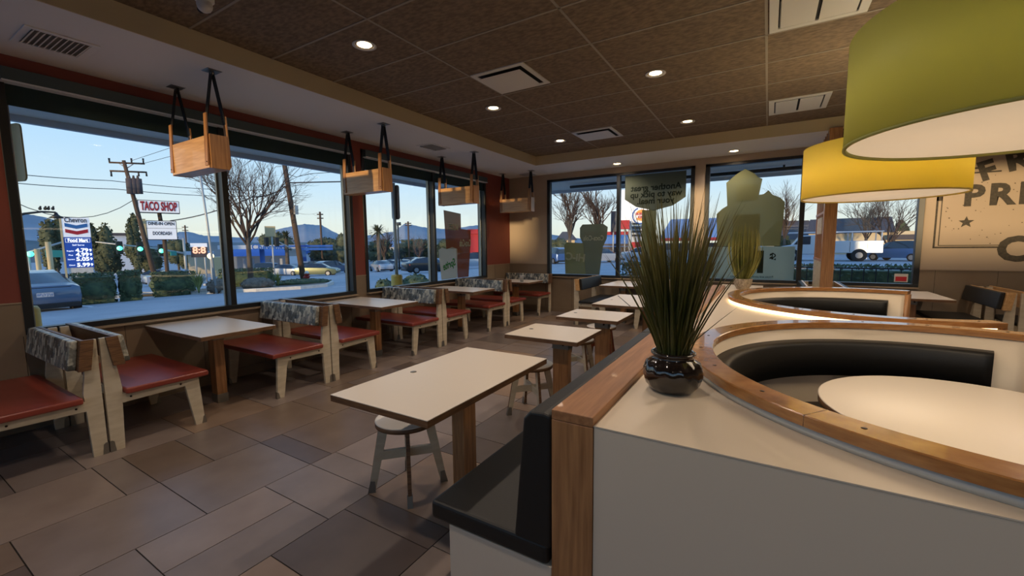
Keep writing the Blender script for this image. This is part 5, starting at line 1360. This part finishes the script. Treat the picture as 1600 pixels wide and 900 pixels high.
t_ = thing('shop_row', 'low white shop row with pitched roof seen in the second window', 'building')
block(t_, 590, 668, 385, None, 120, 15, 'bld_w'); pitched(t_, 588, 670, 386, 377, 119, 16, 'blueroof', 'roof'); block(t_, 596, 660, 394, 404, 119.5, .3, 'glass_d', 'shopfront')
t_ = thing('shop_building', 'red building behind the cup films at the right of the second window', 'building')
block(t_, 733, 775, 364, None, 66, 10, 'bld_r'); block(t_, 731, 777, 358, 365, 65.5, 11, 'bld_r', 'parapet'); block(t_, 738, 752, 394, 408, 65.8, .2, 'glass_d', 'doorway')
t_ = thing('kiosk_building', 'small pale building with flat roof behind the orange digit board', 'building')
block(t_, 292, 330, 398, None, 84, 8, 'bld_c'); block(t_, 288, 334, 393, 398, 83.6, 9, 'bld_w', 'flat_roof')
block(t_, 326, 346, 402, None, 70, 5, 'tan_sign', 'side_shed')
lamp_ = MB().ball(at(328, 400, 50), .28, 10).build('lamp_globe', M['sodium']); t_ = pole_th('street_lamp', 'small glowing warm lamp on a post beside the thin pale pole', 'street lamp', 328, 50, 402, .08); lamp_.parent = t_
t_ = thing('wide_building', 'long low pale building behind the dark trees right of the price sign', 'building')
block(t_, 168, 224, 366, None, 100, 12, 'bld_w'); block(t_, 166, 226, 364, 368, 99.6, 13, 'roof_d', 'flat_roof')

# restaurant opposite the back windows
t_ = thing('restaurant', 'restaurant with blue metal mansard roof and red trim beyond the back windows', 'building')
block(t_, 915, 1180, 380, None, 62, 16, 'roof_d'); pitched(t_, 1030, 1182, 372, 341, 61, 12, 'blueroof', 'roof', .08); block(t_, 1030, 1182, 371, 376, 60.8, .4, 'bld_r', 'red_trim'); pitched(t_, 912, 1000, 386, 366, 61, 12, 'blueroof', 'side_roof', .04)
block(t_, 912, 1000, 362, 367, 60.6, .6, 'bld_r', 'red_band'); block(t_, 984, 1014, 352, None, 57, 4, 'bld_w', 'front_bay'); block(t_, 984, 1014, 378, None, 56.8, .3, 'bld_r', 'red_panel')
lv = MB()
for k in range(4):
    a, b_ = at(984, 350 + k * 6, 56.6), at(1014, 350 + k * 6, 56.6); lv.tube([a, b_], .13, 5)
lv.build('louvres', M['roof_d'], t_)
for px in (1040, 1075, 1120, 1150): block(t_, px, px + 18, 385, 405, 61.7, .2, 'glass_d', 'window')
block(t_, 1046, 1049, 382, 388, 61.4, .2, M['sodium'], 'wall_lamp')
t_ = thing('round_logo_sign', 'rounded white sign with a red and orange round burger emblem', 'sign')
g2, rz2 = face_cam(1000, 50)
o = MB().box(-1.15, -.2, -1.9, 1.15, .2, 1.9).build('sign_cabinet', M['sign_w'], t_, .5); o.location = at(985, 322, 50.5); o.rotation_euler = (0, 0, rz2)
M['bun'] = mat('orange_bun_paint', (226, 150, 60), .5)
def flat(name, mb, mm, px, py, D_=50): o = mb.build(name, mm, t_); o.location = at(px, py, D_); o.rotation_euler = (0, 0, rz2); return o
n32 = [2 * PI * k / 32 for k in range(32)]
flat('white_disc', MB().prism([(.95 * math.cos(a), .95 * math.sin(a)) for a in n32], -.22, .1, 'y'), M['sign_w'], 1002, 337, 49.9)
flat('blue_crescent', MB().arc((0, 0), [(.80, -.001), (.93, -.001), (.93, .02), (.80, .02)], R(110), R(330), 20), M['bluepaint'], 1000, 337, 49.6).rotation_euler = (R(90), 0, rz2)
flat('bun_top', MB().prism([(.62 * math.cos(PI * k / 12), .24 + .42 * math.sin(PI * k / 12)) for k in range(13)], -.26, -.24, 'y'), M['bun'], 1002, 337, 49.7)
flat('bun_bottom', MB().prism([(.62 * math.cos(PI + PI * k / 12), -.24 + .34 * math.sin(PI + PI * k / 12)) for k in range(13)], -.26, -.24, 'y'), M['bun'], 1002, 337, 49.7)
flat('logo_lettering', MB().text('BURGER\nKING', .36, TX(0, 0, -.28), .01, .02), M['sign_r'], 1002, 337, 49.7)
MB().tube([ground_at(984, 50.5), at(984, 340, 50.5)], .2, 8).build('pole', M['pole_m'], t_)
t_ = thing('drive_through_box', 'small red box sign on a post beneath the white rounded sign', 'sign')
block(t_, 968, 983, 344, 358, 49, .8, 'bld_r', 'box'); MB().tube([ground_at(976, 49.4), at(976, 352, 49.4)], .08, 6).build('post', M['pole_m'], t_)
t_ = thing('tall_panel_sign', 'tall slim red and white panel sign left of the restaurant emblem', 'sign')
block(t_, 954, 962, 330, 362, 58, .5, 'roof_d', 'panel'); MB().tube([ground_at(958, 58.2), at(958, 350, 58.2)], .1, 6).build('post', M['pole_m'], t_)
t_ = thing('small_house', 'small pale house with grey gable at the left of the back windows', 'building')
block(t_, 872, 898, 374, None, 95, 8, 'bld_c'); pitched(t_, 868, 902, 375, 362, 94, 9, 'roof_d', 'roof', .3); block(t_, 870, 905, 383, 386, 93.5, .4, 'bld_r', 'red_trim')

# houses at the right
t_ = thing('house', 'cream gabled house seen behind the middle back window', 'building')
block(t_, 1192, 1255, 372, None, 92, 9, 'bld_c'); pitched(t_, 1186, 1290, 374, 345, 91, 11, 'roof_d', 'roof', .25); block(t_, 1218, 1232, 378, 388, 91.7, .2, 'glass_d', 'window')
t_ = thing('house', 'long cream house with dark shingle roof behind the white truck', 'building')
block(t_, 1262, 1480, 362, None, 72, 9, 'bld_c'); pitched(t_, 1256, 1398, 364, 341, 71, 11, 'roof_d', 'roof', .02)
for px in (1306, 1330, 1430): block(t_, px, px + 14, 364, 371, 71.8, .2, 'glass_d', 'window')
block(t_, 1385, 1480, 366, 374, 70.5, 6, 'roof_d', 'porch_roof')
t_ = thing('utility_box', 'pale green roadside cabinet right of the white truck', 'cabinet')
block(t_, 1344, 1356, 382, None, 52, 1.5, 'bld_w', 'cabinet'); block(t_, 1343, 1357, 380, 382.5, 51.9, 1.7, 'leaf_y', 'lid')
# iron railing and hedge outside the back windows
t_ = thing('iron_railing', 'black iron railing outside the right back windows, before a hedge', 'railing', (0, 14.2, -.15))
rl = MB()
for z in (.05, .45, .93): rl.box(-4.2, -.02, z, 7.5, .02, z + .04)
rl.build('rails', M['black_p'], t_)
for i in range(48):
    x = -4.2 + i * .245; MB().box(x, -.012, 0, x + .022, .012, .95).build('baluster', M['black_p'], t_)
t_ = thing('hedge', 'dark hedge growing right behind the black iron railing', 'hedge', (1.6, 15.1, -.15))
mb = MB().box(-5.6, -.4, 0, 5.8, .4, .85); leaves(mb, (0, 0, .5), 5.9, .5, .5, 5000, .05, 3, True); mb.build('foliage', M['hedge'], t_, fix=False)
